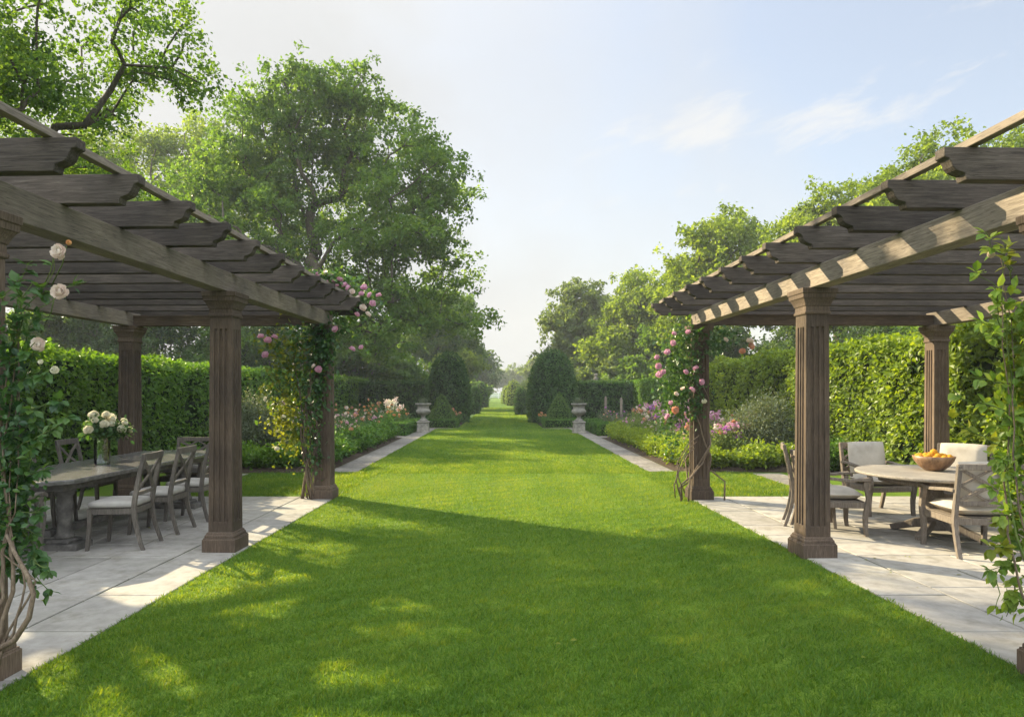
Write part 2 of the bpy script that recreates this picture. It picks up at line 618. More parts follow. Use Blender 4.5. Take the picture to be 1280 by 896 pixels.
M['soil'] = mottled('soil', [(.035, .026, .019), (.07, .052, .038), (.12, .09, .068)], 18, .95, .9, .1, fine=80, dist=.04)
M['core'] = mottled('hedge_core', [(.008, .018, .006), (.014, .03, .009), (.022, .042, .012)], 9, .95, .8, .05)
M['glass'] = None
M['white_paint'] = mottled('white_paint', [(.72, .72, .70), (.78, .78, .76), (.82, .82, .80)], 5, .5, .05)


def glass():
    m, nt, N, L = new_mat('clear_glass')
    out = N('ShaderNodeOutputMaterial')
    t = N('ShaderNodeBsdfTransparent')
    t.inputs['Color'].default_value = (.90, .95, .93, 1)
    g = N('ShaderNodeBsdfGlossy')
    g.inputs['Roughness'].default_value = .03
    f = N('ShaderNodeFresnel')
    f.inputs['IOR'].default_value = 1.5
    a = N('ShaderNodeMath')
    a.operation = 'MULTIPLY_ADD'
    L(f.outputs[0], a.inputs[0])
    a.inputs[1].default_value = 1.3
    a.inputs[2].default_value = .05
    mx = N('ShaderNodeMixShader')
    L(a.outputs[0], mx.inputs[0])
    L(t.outputs[0], mx.inputs[1])
    L(g.outputs[0], mx.inputs[2])
    L(mx.outputs[0], out.inputs[0])
    return m


M['glass'] = glass()


def petal_mat(name, a, b, c):
    m = leaf_mat(name, a, b, c, trans=.3, tcol=(1, 1, 1), rough=.6, spec=.15)
    return m


M['pet_pink'] = petal_mat('pink_petal', (.56, .22, .34), (.72, .40, .52), (.82, .62, .68))
M['pet_blush'] = petal_mat('blush_petal', (.70, .50, .42), (.80, .67, .58), (.84, .77, .70))
M['pet_white'] = petal_mat('cream_petal', (.66, .58, .38), (.78, .73, .56), (.82, .80, .70))
M['pet_peach'] = petal_mat('peach_petal', (.62, .24, .14), (.72, .38, .24), (.78, .52, .38))
M['pet_purple'] = petal_mat('purple_petal', (.30, .07, .34), (.48, .15, .46), (.62, .30, .58))
M['pet_orange'] = petal_mat('orange_petal', (.58, .20, .07), (.70, .32, .12), (.76, .46, .22))
M['fruit'] = petal_mat('orange_fruit', (.55, .20, .02), (.66, .32, .03), (.72, .44, .06))


def lawn_mat():
    m, nt, N, L = new_mat('lawn_turf')
    out = N('ShaderNodeOutputMaterial')
    p = N('ShaderNodeBsdfPrincipled')
    p.inputs['Roughness'].default_value = .75
    p.inputs['Specular IOR Level'].default_value = .1
    tc = N('ShaderNodeTexCoord')
    mp = N('ShaderNodeMapping')
    mp.inputs['Scale'].default_value = (1, .5, 1)
    L(tc.outputs['Object'], mp.inputs[0])
    n1 = N('ShaderNodeTexNoise')
    n1.inputs['Scale'].default_value = 90
    n1.inputs['Detail'].default_value = 6
    L(mp.outputs[0], n1.inputs['Vector'])
    n2 = N('ShaderNodeTexNoise')
    n2.inputs['Scale'].default_value = .9
    n2.inputs['Detail'].default_value = 6
    L(tc.outputs['Object'], n2.inputs['Vector'])
    r = ramp(N, [(.3, (.050, .106, .010)), (.5, (.105, .18, .017)), (.7, (.175, .24, .028))])
    L(n1.outputs['Fac'], r.inputs[0])
    r2 = ramp(N, [(.3, (.78, .86, .85)), (.7, (1.22, 1.12, 1.1))])
    L(n2.outputs['Fac'], r2.inputs[0])
    mx = N('ShaderNodeMix')
    mx.data_type = 'RGBA'
    mx.blend_type = 'MULTIPLY'
    mx.inputs['Factor'].default_value = 1
    L(r.outputs[0], mx.inputs['A'])
    L(r2.outputs[0], mx.inputs['B'])
    # mower stripes, grass laid both ways
    w = N('ShaderNodeTexWave')
    w.bands_direction = 'X'
    w.inputs['Scale'].default_value = .32
    w.inputs['Distortion'].default_value = .6
    w.inputs['Detail'].default_value = 2
    L(tc.outputs['Object'], w.inputs['Vector'])
    r3 = ramp(N, [(.35, (.93, .94, .92)), (.65, (1.06, 1.05, 1.05))])
    L(w.outputs['Fac'], r3.inputs[0])
    m2 = N('ShaderNodeMix')
    m2.data_type = 'RGBA'
    m2.blend_type = 'MULTIPLY'
    m2.inputs['Factor'].default_value = 1
    L(mx.outputs['Result'], m2.inputs['A'])
    L(r3.outputs[0], m2.inputs['B'])
    L(m2.outputs['Result'], p.inputs['Base Color'])
    bm = N('ShaderNodeBump')
    bm.inputs['Strength'].default_value = .8
    bm.inputs['Distance'].default_value = .03
    L(n1.outputs['Fac'], bm.inputs['Height'])
    L(bm.outputs[0], p.inputs['Normal'])
    t = N('ShaderNodeBsdfTranslucent')
    t.inputs['Color'].default_value = (.10, .20, .01, 1)
    L(p.outputs[0], out.inputs[0])
    return m


M['lawn'] = lawn_mat()

# ------------------------------------------------------------------ ground, lawn, paths, patios
LE = lambda y: -2.68 + (y - 3.64) * .0239          # lawn edge, dining-table side
RE = lambda y: 2.98 - (y - 3.9) * .0274            # lawn edge, round-table side


def sheet(name, poly, z, mat, kind='structure', parent=None):
    mb = MB()
    mb.add([(x, y, z) for x, y in poly], [tuple(range(len(poly)))])
    o = mb.build(name, mat, parent)
    if kind:
        o['kind'] = kind
    return o


M['field'] = mottled('rough_grass', [(.03, .07, .012), (.05, .10, .018), (.08, .13, .03)], 3, .9, .5, .1)
sheet('ground', [(-600, -200), (600, -200), (600, 1200), (-600, 1200)], -.05, M['field'])
sheet('lawn', [(-6.8, -3), (6.9, -3), (6.9, 30.2), (1.75, 30.2), (1.55, 60), (.75, 170), (-2.6, 170), (-1.85, 60), (-1.95, 30.2), (-6.8, 30.2)], 0, M['lawn'])


def paving(name, x0, x1, y0, y1, edge_l, edge_r, seed, zt=.012, course=.55, side=1):
    """flagstone sheet: long edge course along the lawn plus staggered rows"""
    rng = random.Random(seed)
    mb = MB()
    g = .008

    def slab(a, b, c, d):
        # each slab is a thin chamfered block, edges a little uneven
        q = [(a + g, c + g), (b - g, c + g), (b - g, d - g), (a + g, d - g)]
        q = [(x + rng.uniform(-.003, .003), y + rng.uniform(-.003, .003)) for x, y in q]
        cx, cy = (a + b) / 2, (c + d) / 2
        top = zt + rng.uniform(-.0015, .0015)
        w = lambda pts, z, k: [(cx + (x - cx) * (1 - k / max(b - a, .01)) + skew(cy + (y - cy)), cy + (y - cy) * (1 - k / max(d - c, .01)), z) for x, y in pts]
        mb.loft([w(q, -.02, 0), w(q, top - .004, 0), w(q, top, .012)], cap=True, tint=min(1, max(0, rng.gauss(.5, .22))))
    skew = lambda y: (edge_l(y) if side < 0 else edge_r(y))
    # local u measured from the lawn edge outward
    W_ = abs(x1 - x0)
    y = y0
    while y < y1 - .05:                            # edge course
        d = min(rng.uniform(.55, 1.05), y1 - y)
        if y1 - (y + d) < .3:
            d = y1 - y
        a, b = (-course, 0) if side < 0 else (0, course)
        slab(a, b, y, y + d)
        y += d
    y = y0
    while y < y1 - .05:
        d = min(rng.choice((.42, .55, .6, .75)), y1 - y)
        if y1 - (y + d) < .25:
            d = y1 - y
        u = course
        while u < W_ - .05:
            w = min(rng.choice((.6, .75, .9, 1.1, 1.3)), W_ - u)
            if W_ - (u + w) < .3:
                w = W_ - u
            a, b = (-u - w, -u) if side < 0 else (u, u + w)
            slab(a, b, y, y + d)
            u += w
        y += d
    o = mb.build(name, M['slab'])
    o['kind'] = 'structure'
    return o


PY = 10.42
paving('patio', 0, 4.15, 1.2, PY, LE, RE, 3, side=-1)
paving('patio', 0, 4.1, 1.2, PY, LE, RE, 8, side=1)
sheet('patio_bed', [(LE(1.2) - 4.15, 1.2), (LE(1.2) - .012, 1.2), (LE(PY) - .012, PY - .012), (LE(PY) - 4.15, PY - .012)], .0045, M['joint'])
sheet('patio_bed', [(RE(1.2) + .012, 1.2), (RE(1.2) + 4.1, 1.2), (RE(PY) + 4.1, PY - .012), (RE(PY) + .012, PY - .012)], .0045, M['joint'])


def strip_path(pts_a, pts_b, seed, n):
    """stone path between two edge polylines, built of thin slabs"""
    rng = random.Random(seed)
    mb = MB()
    A, B = [Vector((*p, 0)) for p in pts_a], [Vector((*p, 0)) for p in pts_b]
    for i in range(n):
        t0, t1 = i / n, (i + 1) / n
        a0, a1 = A[0].lerp(A[1], t0 + .0008), A[0].lerp(A[1], t1 - .0008)
        b0, b1 = B[0].lerp(B[1], t0 + .0008), B[0].lerp(B[1], t1 - .0008)
        z = .010 + rng.uniform(-.001, .001)
        q = [a0, a1, b1, b0]
        mb.loft([[(p.x, p.y, -.02) for p in q], [(p.x, p.y, z) for p in q]], tint=min(1, max(0, rng.gauss(.5, .2))))
    o = mb.build('path', M['path'])
    o['kind'] = 'structure'


strip_path([(-2.90, 13.6), (-2.90, 29.6)], [(-3.48, 13.6), (-3.48, 29.6)], 1, 22)
strip_path([(2.92, 13.7), (2.92, 29.6)], [(3.45, 13.7), (3.45, 29.6)], 2, 22)
strip_path([(-1.98, 29.6), (-7, 29.6)], [(-1.98, 30.2), (-7, 30.2)], 3, 8)
strip_path([(1.78, 29.6), (7, 29.6)], [(1.78, 30.2), (7, 30.2)], 4, 8)
strip_path([(-3.48, 23.9), (-6.8, 23.9)], [(-3.48, 24.6), (-6.8, 24.6)], 5, 5)
strip_path([(3.45, 23.9), (6.8, 23.9)], [(3.45, 24.6), (6.8, 24.6)], 6, 5)
strip_path([(-4.95, 13.3), (-4.95, 10.44)], [(-5.5, 13.3), (-5.5, 10.44)], 7, 4)
strip_path([(4.9, 13.4), (4.9, 10.44)], [(5.45, 13.4), (5.45, 10.44)], 8, 4)


def soil(poly, seed):
    xs = [p[0] for p in poly]
    ys = [p[1] for p in poly]
    nx, ny = 14, 40
    x0, x1, y0, y1 = min(xs), max(xs), min(ys), max(ys)
    gx, gy = np.meshgrid(np.linspace(x0, x1, nx), np.linspace(y0, y1, ny))
    p = np.stack([gx.ravel(), gy.ravel(), np.zeros(nx * ny)], 1)
    e = np.minimum.reduce([p[:, 0] - x0, x1 - p[:, 0], p[:, 1] - y0, y1 - p[:, 1]])
    p[:, 2] = .006 + np.clip(e, 0, .3) * .25 + .02 * smooth_noise(p, seed, 4) * (e > .05)
    f = np.array([(j * nx + i, j * nx + i + 1, (j + 1) * nx + i + 1, (j + 1) * nx + i) for j in range(ny - 1) for i in range(nx - 1)])
    mb = MB()
    mb.add(p, f, smooth=True)
    o = mb.build('soil', M['soil'])
    o['kind'] = 'structure'


soil([(-6.85, 13.45), (-3.5, 13.45), (-3.5, 23.85), (-6.85, 23.85)], 1)
soil([(-6.85, 24.65), (-3.5, 24.65), (-3.5, 29.55), (-6.85, 29.55)], 2)
soil([(3.47, 13.6), (6.95, 13.6), (6.95, 23.85), (3.47, 23.85)], 3)
soil([(3.47, 24.65), (6.95, 24.65), (6.95, 29.55), (3.47, 29.55)], 4)
soil([(-6.9, 30.3), (-2.05, 30.3), (-2.05, 42), (-6.9, 42)], 5)
soil([(1.85, 30.3), (6.95, 30.3), (6.95, 42), (1.85, 42)], 6)


def grass(name, n0, y0, y1, xl, xr, hmean, width, seed, power=1.3, edge_over=.015):
    rng = np.random.default_rng(seed)
    # sample y with density ~ y^-power
    u = rng.random(n0)
    if abs(power - 1) < 1e-3:
        y = y0 * (y1 / y0) ** u
    else:
        a = 1 - power
        y = (y0 ** a + u * (y1 ** a - y0 ** a)) ** (1 / a)
    w0 = np.stack([y, y * 0, y * 0], 1)
    ea = edge_over + .016 * smooth_noise(w0, seed + 7, 6) + .012 * smooth_noise(w0, seed + 8, 25)
    eb = edge_over + .016 * smooth_noise(w0, seed + 17, 6) + .012 * smooth_noise(w0, seed + 18, 25)
    x = xl(y) - ea + rng.random(n0) * (xr(y) - xl(y) + ea + eb)
    p = np.stack([x, y, np.full(n0, -.002)], 1)
    big = smooth_noise(p, seed + 1, 1.1)
    med = smooth_noise(p, seed + 2, 5)
    fine = smooth_noise(p, seed + 3, 16)
    h = hmean * np.clip(1 + .22 * med + .38 * fine + rng.normal(0, .25, n0), .3, 1.9)
    lean = np.stack([rng.normal(0, .62, n0) + .4 * fine, rng.normal(0, .62, n0) + .4 * med, np.ones(n0)], 1)
    ph = rng.random(n0) * 6.28
    up = np.stack([np.cos(ph), np.sin(ph), np.zeros(n0)], 1)
    tint = np.clip(.05 * np.sign(np.sin(x * 5.6 + .5)) + .46 + .19 * big + .13 * med + .16 * fine + rng.normal(0, .2, n0), 0, 1)
    mb = MB()
    t = (BLADE[0] * np.array([width, 1, 1]), BLADE[1])
    mb.scatter(t, p, lean, up, h, tint)
    o = mb.build(name, M['grass'])
    o['kind'] = 'stuff'
    o['label'] = 'short mown green grass of the lawn'
    return o


cst = lambda c: (lambda y: np.full_like(y, c))
grass('grass', 330000, 3.0, 14.6, LE, RE, .031, 1.5, 11)
grass('grass', 26000, 10.45, 13.6, cst(-4.9), lambda y: LE(y), .042, 1.6, 12, 1.0)
grass('grass', 26000, 10.45, 13.6, lambda y: RE(y), cst(4.85), .042, 1.6, 13, 1.0)
grass('grass', 190000, 13.4, 30.2, cst(-2.88), cst(2.90), .033, 2.6, 14, 1.3)
grass('grass', 60000, 30.2, 70.0, lambda y: -1.95 + (y - 30.2) * .0025, lambda y: 1.75 - (y - 30.2) * .0065, .035, 5.5, 15, 1.3)

# ------------------------------------------------------------------ hedges and clipped shapes
def shell_leaves(mb, p, nrm, rng, size, droop=.4, jitter=.6, amp=.05, nscale=1.3, seed=0, mat=0, tmpl=LEAF4, tbias=0.0, hollow=False):
    if hollow:
        hn = smooth_noise(p, seed + 31, nscale * 3.2) + .6 * smooth_noise(p, seed + 33, nscale * 8)
        kp = (hn > -.48) | (rng.random(len(p)) < .16)
        p, nrm = p[kp], nrm[kp]
    n = len(p)
    d = smooth_noise(p, seed, nscale) * amp + smooth_noise(p, seed + 5, nscale * 4) * amp * .5 + rng.normal(0, .35, n) * amp
    q = p + nrm * d[:, None]
    up = nrm + rnd_dirs(rng, n) * jitter + np.array([0, 0, .35])
    fw = rnd_dirs(rng, n) + np.array([0, 0, -droop]) + nrm * .5
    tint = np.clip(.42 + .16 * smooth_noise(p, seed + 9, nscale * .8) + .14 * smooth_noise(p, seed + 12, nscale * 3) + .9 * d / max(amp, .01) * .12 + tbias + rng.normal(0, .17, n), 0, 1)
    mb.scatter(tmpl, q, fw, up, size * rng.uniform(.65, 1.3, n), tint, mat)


def hedge_box(name, x0, x1, y0, y1, h, mat, leaf, dens, seed, label, cat='hedge', amp=.06, faces='all', group=None, z0=0.0, tmpl=LEAF4, ydens=None):
    rng = np.random.default_rng(seed)
    mb = MB()
    w, l = x1 - x0, y1 - y0
    cx, cy_ = (x0 + x1) / 2, (y0 + y1) / 2
    inset = max(.03, amp * 1.3)
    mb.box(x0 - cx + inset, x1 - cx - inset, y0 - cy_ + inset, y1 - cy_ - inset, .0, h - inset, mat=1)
    spec = []
    if faces == 'all':
        faces = '-x+x-y+y+z'
    for fc in [faces[i:i + 2] for i in range(0, len(faces), 2)]:
        area = {'x': l * h, 'y': w * h, 'z': w * l}[fc[1]]
        n = int(area * dens)
        if n < 1:
            continue
        a, b = rng.random(n), rng.random(n)
        if fc[1] == 'x':
            if ydens:                                  # more leaves where the hedge is near the viewer
                a = ((1 - a) * (y0 ** (1 - ydens)) + a * (y1 ** (1 - ydens))) ** (1 / (1 - ydens))
                a = (a - y0) / l
            p = np.stack([np.full(n, (x0 if fc[0] == '-' else x1) - cx), a * l + y0 - cy_, b * h], 1)
            nm = np.array([-1. if fc[0] == '-' else 1., 0, 0])
        elif fc[1] == 'y':
            p = np.stack([a * w + x0 - cx, np.full(n, (y0 if fc[0] == '-' else y1) - cy_), b * h], 1)
            nm = np.array([0, -1. if fc[0] == '-' else 1., 0])
        else:
            p = np.stack([a * w + x0 - cx, b * l + y0 - cy_, np.full(n, h)], 1)
            nm = np.array([0, 0, 1.])
        spec.append((p, np.tile(nm, (n, 1))))
    for k, (p, nm) in enumerate(spec):
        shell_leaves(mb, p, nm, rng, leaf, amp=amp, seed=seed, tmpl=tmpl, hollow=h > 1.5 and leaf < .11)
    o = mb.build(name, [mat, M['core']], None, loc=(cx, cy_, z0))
    return tag(o, label, cat, group)


def topiary(name, x, y, h, r, mat, leaf, n, seed, label, prof, amp=.04, group=None, cat='topiary'):
    """clipped body of revolution; prof(t) -> radius share at height share t"""
    rng = np.random.default_rng(seed)
    mb = MB()
    ts = np.linspace(0, 1, 14)
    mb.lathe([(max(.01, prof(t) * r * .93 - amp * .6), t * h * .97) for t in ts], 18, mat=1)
    t = rng.random(n * 3)
    keep = rng.random(n * 3) < (np.array([prof(a) for a in t]) + .06)
    t = t[keep][:n]
    n = len(t)
    ph = rng.random(n) * 6.283
    rr = np.array([prof(a) for a in t]) * r
    dr = (np.array([prof(min(1, a + .02)) for a in t]) - np.array([prof(max(0, a - .02)) for a in t])) * r / (.04 * h)
    nm = np.stack([np.cos(ph), np.sin(ph), -dr], 1)
    nm /= np.linalg.norm(nm, axis=1, keepdims=True)
    p = np.stack([np.cos(ph) * rr, np.sin(ph) * rr, t * h], 1)
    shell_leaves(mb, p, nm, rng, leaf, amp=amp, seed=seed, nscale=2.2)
    o = mb.build(name, [mat, M['core']], None, loc=(x, y, 0))
    return tag(o, label, cat, group)


hedge_box('tall_hedge', -8.6, -7.0, 5.5, 36.0, 2.22, M['hedge'], .085, 620, 21, 'long clipped leafy hedge in shade behind the dining table pergola', faces='+x-y+z', ydens=1.05, amp=.09)
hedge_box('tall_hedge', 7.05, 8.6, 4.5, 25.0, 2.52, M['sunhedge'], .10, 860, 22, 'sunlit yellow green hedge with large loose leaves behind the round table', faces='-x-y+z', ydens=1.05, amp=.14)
hedge_box('tall_hedge', 7.25, 8.6, 25.2, 39.0, 2.2, M['hedge'], .09, 500, 23, 'sunlit smoothly clipped hedge continuing beyond the loose leaved one, up to the dark hedge', faces='-x-y+z', amp=.05)
hedge_box('dark_hedge', -7.0, -3.75, 33.0, 34.2, 2.05, M['yew'], .10, 480, 24, 'dark clipped yew hedge across the border on the dining table side', amp=.05)
hedge_box('dark_hedge', 4.0, 7.2, 37.4, 38.6, 2.15, M['yew'], .10, 480, 25, 'dark clipped yew hedge across the border on the round table side', amp=.05)

DOME = lambda t: math.sqrt(max(0, 1 - max(0, (t - .22) / .78) ** 2.3)) * (.9 + .1 * min(1, t / .22))
CONE = lambda t: max(0, (1 - t ** 1.45)) ** .75 * (.94 + .06 * min(1, t / .1))
EGG = lambda t: math.sqrt(max(0, 1 - max(0, (t - .3) / .7) ** 2)) * (.78 + .22 * min(1, t / .3))
cone = lambda *a, **k: topiary('cone_topiary', *a, CONE, **k)
topiary('dome_topiary', -2.85, 36.4, 3.72, 1.14, M['yew'], .11, 9000, 31, 'tall dark domed yew beside the lawn, dining table side', DOME, amp=.07)
topiary('dome_topiary', 2.62, 35.6, 3.78, 1.30, M['yew'], .11, 10000, 32, 'tall broad domed yew beside the lawn, round table side', DOME, amp=.08)
cone(-2.82, 31.6, 1.52, .62, M['cone'], .06, 5000, 33, 'small clipped yew cone rising from the low box hedge, dining table side')
cone(2.62, 31.6, 1.55, .62, M['cone'], .06, 5000, 34, 'small clipped yew cone behind the stone urn, round table side')
topiary('egg_topiary', -2.05, 50, 2.1, .50, M['yew'], .09, 2500, 35, 'slender dark egg shaped yew just beyond the dining side domed yew', EGG, amp=.05)
topiary('egg_topiary', 1.28, 48, 1.95, .46, M['yew'], .09, 2500, 36, 'slender dark egg shaped yew just beyond the round table side domed yew', EGG, amp=.05)
topiary('dome_topiary', -2.25, 72, 2.7, .82, M['box'], .13, 2200, 37, 'lighter green domed shrub farther down the lawn, behind the slender dining side yew', DOME, amp=.08)
topiary('dome_topiary', 1.35, 80, 3.0, 1.0, M['lime'], .16, 1800, 38, 'yellow green rounded shrub far down the lawn on the round table side', DOME, amp=.12)
topiary('dome_topiary', .75, 92, 2.5, .85, M['lime'], .17, 1500, 39, 'smallest pale rounded shrub at the far end of the lawn', DOME, amp=.12)
# low box hedges
BX = M['box']
hedge_box('low_hedge', -3.6, -2.08, 30.4, 32.9, .36, BX, .05, 700, 41, 'low box hedge around the foot of the small yew cone, dining table side', amp=.03)
hedge_box('low_hedge', 1.9, 3.5, 30.4, 32.9, .36, BX, .05, 700, 42, 'low box hedge around the foot of the small yew cone, round table side', amp=.03)
hedge_box('low_hedge', -5.0, -3.5, 24.75, 25.55, .48, BX, .05, 1100, 43, 'bright low box hedge on the bed corner before the dining side urn', amp=.035)
hedge_box('low_hedge', -4.05, -3.5, 25.6, 29.4, .45, BX, .05, 800, 44, 'low box hedge running along the path to the dining side urn', amp=.035)
hedge_box('low_hedge', -6.6, -5.1, 26.3, 26.9, .62, BX, .05, 900, 45, 'yellow topped box hedge among the flowers behind the dining side corner hedge', amp=.035)
hedge_box('low_hedge', 3.5, 5.0, 24.75, 25.55, .46, BX, .05, 1100, 46, 'low box hedge on the bed corner before the round table side urn', amp=.035)
hedge_box('low_hedge', 3.5, 4.1, 25.6, 29.4, .44, BX, .05, 800, 47, 'low box hedge running along the path to the round table side urn', amp=.035)

# ------------------------------------------------------------------ trees
def build_tree(name, base, lobes, n_clump, leaves, leaf_size, mat, seed, label, trunk_r=.35, fork=.35, clump_r=.9, stems=1, cat='tree', group=None, tuft=9, flat=.75, hard=.8):
    """base: trunk foot; lobes: [(x,y,z,r)] in world metres. Limbs grow from the trunk to leaf clumps spread through the lobes."""
    rng = np.random.default_rng(seed)
    base = np.array(base, float)
    L_ = np.array([(x - base[0], y - base[1], z - base[2], r) for x, y, z, r in lobes])
    vol = L_[:, 3] ** 2.4
    pick = rng.choice(len(L_), n_clump, p=vol / vol.sum())
    d = rnd_dirs(rng, n_clump)
    rad = rng.random(n_clump) ** (1 / (3 + 3 * hard))
    C = L_[pick, :3] + d * (rad * L_[pick, 3])[:, None] * np.array([1, 1, flat + .1])
    zmin = max(.3, (L_[:, 2] - L_[:, 3]).min())
    C[:, 2] = np.maximum(C[:, 2], zmin * .8 + .3)
    top = C[:, 2].max()
    # skeleton
    nodes, par, plen = [], [], []
    cen = (L_[:, :3] * vol[:, None]).sum(0) / vol.sum()
    for s in range(stems):
        a = rng.uniform(0, 6.28)
        off = np.array([math.cos(a), math.sin(a), 0]) * (.0 if stems == 1 else .5 * trunk_r)
        tgt = np.array([cen[0], cen[1], 0]) * .5 + off * 5
        fz = top * fork * rng.uniform(.9, 1.15)
        prev = -1
        for k in range(6):
            t = k / 5
            p = off + np.array([tgt[0] * t * t * .5, tgt[1] * t * t * .5, fz * t]) + rng.normal(0, .04 * fz * .2, 3) * (k > 0)
            nodes.append(p)
            par.append(prev)
            plen.append(0 if prev < 0 else plen[prev] + np.linalg.norm(p - nodes[prev]))
            prev = len(nodes) - 1
    ntr = len(nodes)
    f0 = nodes[5]
    order = np.argsort(np.linalg.norm(C - f0, axis=1))
    ends = []
    startable = [i for i in range(ntr) if (i % 6) >= 4]
    for c in order:
        p = C[c]
        cand = startable
        A = np.array([nodes[i] for i in cand])
        pl = np.array([plen[i] for i in cand])
        dist = np.linalg.norm(A - p, axis=1)
        cost = dist * 1.0 + .42 * pl + np.maximum(0, A[:, 2] - p[2]) * .5
        j = cand[int(np.argmin(cost))]
        a = nodes[j]
        seg = max(2, int(np.linalg.norm(p - a) / 1.3) + 1)
        prev = j
        dirn = p - a
        for k in range(1, seg + 1):
            t = k / seg
            q = a + dirn * t + rng.normal(0, .07, 3) * np.linalg.norm(dirn) * (k < seg) + np.array([0, 0, .10 * np.linalg.norm(dirn) * math.sin(math.pi * t)]) * (1 if dirn[2] > -.2 else -.3)
            nodes.append(q)
            par.append(prev)
            plen.append(plen[prev] + np.linalg.norm(q - nodes[prev]))
            prev = len(nodes) - 1
            startable.append(prev)
        ends.append(prev)
    w = np.zeros(len(nodes))
    for e in ends:
        w[e] += 1
    for i in range(len(nodes) - 1, -1, -1):
        if par[i] >= 0:
            w[par[i]] += w[i]
    rr = trunk_r * (np.maximum(w, .5) / max(1, w[0])) ** .58
    rr = np.maximum(rr, .018)
    mb = MB()
    nn = np.array(nodes)
    for i in range(len(nodes)):
        j = par[i]
        if j < 0:
            continue
        fl = 1.0
        r0, r1 = rr[j] if j < ntr or w[i] > .6 * w[j] else min(rr[j], rr[i] * 1.25), rr[i]
        if par[j] < 0:
            r0 = rr[j] * 1.45
        d_ = nn[i] - nn[j]
        mb.tube([nn[j], nn[j] + d_ * .5, nn[i] + d_ * .03], [r0, (r0 + r1) / 2, r1], 9 if w[i] > .15 * n_clump else 5, cap=False)
    # leaves
    per = max(1, leaves // n_clump // tuft)
    off = rng.normal(0, 1, (n_clump, tuft, 3)) * clump_r * .55 * np.array([1, 1, .62])
    off[:, :, 2] += .12 * clump_r
    cs = rng.uniform(.7, 1.25, n_clump)[:, None, None]
    T = C[:, None, :] + off * cs
    Pp = T[:, :, None, :] + rng.normal(0, 1, (n_clump, tuft, per, 3)) * clump_r * .17 * np.array([1, 1, .75])
    n = n_clump * tuft * per
    Pp = Pp.reshape(n, 3)
    Pp[:, 2] = np.maximum(Pp[:, 2], .15)
    up = rnd_dirs(rng, n) * .75 + np.array([0, 0, .9])
    fw = rnd_dirs(rng, n) + np.array([0, 0, -.35])
    ct = rng.normal(0, .14, n_clump)[:, None, None] + rng.normal(0, .12, (n_clump, tuft, 1)) + np.zeros((1, 1, per))
    tint = np.clip(.45 + ct.reshape(n) + rng.normal(0, .14, n), 0, 1)
    lv = MB()
    lv.scatter(LEAF4, Pp, fw, up, leaf_size * rng.uniform(.6, 1.35, n), tint)
    root = empty(name, base, 0, label, cat, group)
    mb.build('trunk', M['bark'], root)
    lv.build('crown', mat, root)
    return root


def px_lobes(Y, spec, seed, deep=.8):
    """crown lobes given as photo centre and radius at distance Y, spread in depth by their own size"""
    rng = random.Random(seed)
    out = []
    for (px, py, rp) in spec:
        r = rp * Y / F
        p = P(px, py, Y + rng.uniform(-1, 1) * r * deep)
        out.append((p.x, p.y, p.z, r))
    return out


G_TREE = None
# near tree, upper left
near = [(-8.6, 10.2, 7.0, 1.7), (-7.0, 11.0, 7.0, 1.5), (-6.0, 11.6, 7.6, 1.2), (-9.8, 12, 6.8, 1.7), (-8.2, 12.4, 7.4, 1.4), (-5.3, 11.2, 7.3, .8), (-10.5, 9, 6.6, 1.8), (-7.5, 9.2, 6.6, 1.4),
        (-8.2, 8.6, 5.0, 1.6), (-7.6, 10.4, 4.8, 1.2), (-9.4, 7.4, 5, 1.7), (-7.2, 7.4, 5.2, 1.2), (-9.8, 5.6, 5.2, 1.6), (-8.0, 6.0, 5.2, 1.4), (-8.0, 12.6, 5.0, 1.2), (-9.6, 13.4, 5.6, 1.3), (-7.8, 13.7, 5.7, 1.0)]  # lower lobes, added behind the pergola roof to shade the near lawn
build_tree('oak_tree', (-9.4, 9.4, 0), near, 270, 74000, .078, M['oak'], 101, 'nearest tall tree, airy crown reaching in above the dining table pergola', trunk_r=.26, fork=.45, clump_r=.55)
# big oak beyond the pergola
oak = px_lobes(31, [(400, 150, 62), (325, 165, 58), (470, 175, 60), (540, 235, 48), (275, 215, 52), (400, 235, 72), (500, 275, 62), (330, 280, 62), (560, 300, 36), (440, 330, 55),
                    (545, 375, 52), (485, 400, 55), (575, 400, 30), (380, 120, 40), (440, 125, 42), (240, 280, 45), (520, 210, 50), (410, 390, 45)], 5)
build_tree('oak_tree', (-9.35, 31, 0), oak, 400, 90000, .175, M['oak'], 102, 'huge spreading oak with forked trunk, the largest tree in the garden', trunk_r=.46, fork=.30, clump_r=.9, stems=2, hard=.85)
t = px_lobes(52, [(180, 215, 50), (250, 190, 46), (305, 240, 46), (140, 270, 50), (220, 290, 60), (100, 200, 40), (60, 260, 50), (290, 320, 50), (150, 350, 50)], 6)
build_tree('lime_tree', (P(190, 490, 52).x, 52, 0), t, 230, 46000, .28, M['lime'], 103, 'yellow green tree behind the dining pergola, between the nearest tree and the huge oak', trunk_r=.45, clump_r=1.5)
t = px_lobes(36, [(20, 230, 50), (-50, 200, 50), (60, 300, 55), (-20, 330, 60), (-100, 300, 60), (90, 250, 36)], 7)
build_tree('lime_tree', (P(0, 490, 36).x, 36, 0), t, 150, 36000, .20, M['lime'], 104, 'tree filling the sky gap behind the nearest tree', trunk_r=.35, clump_r=1.1)
t = px_lobes(66, [(552, 392, 34), (574, 430, 22), (530, 420, 42), (584, 456, 15), (562, 460, 22)], 8)
build_tree('ash_tree', (P(560, 490, 66).x, 66, 0), t, 110, 30000, .34, M['oak'], 105, 'dark tree standing right behind the huge oak, above the domed yew', trunk_r=.4, clump_r=1.4)
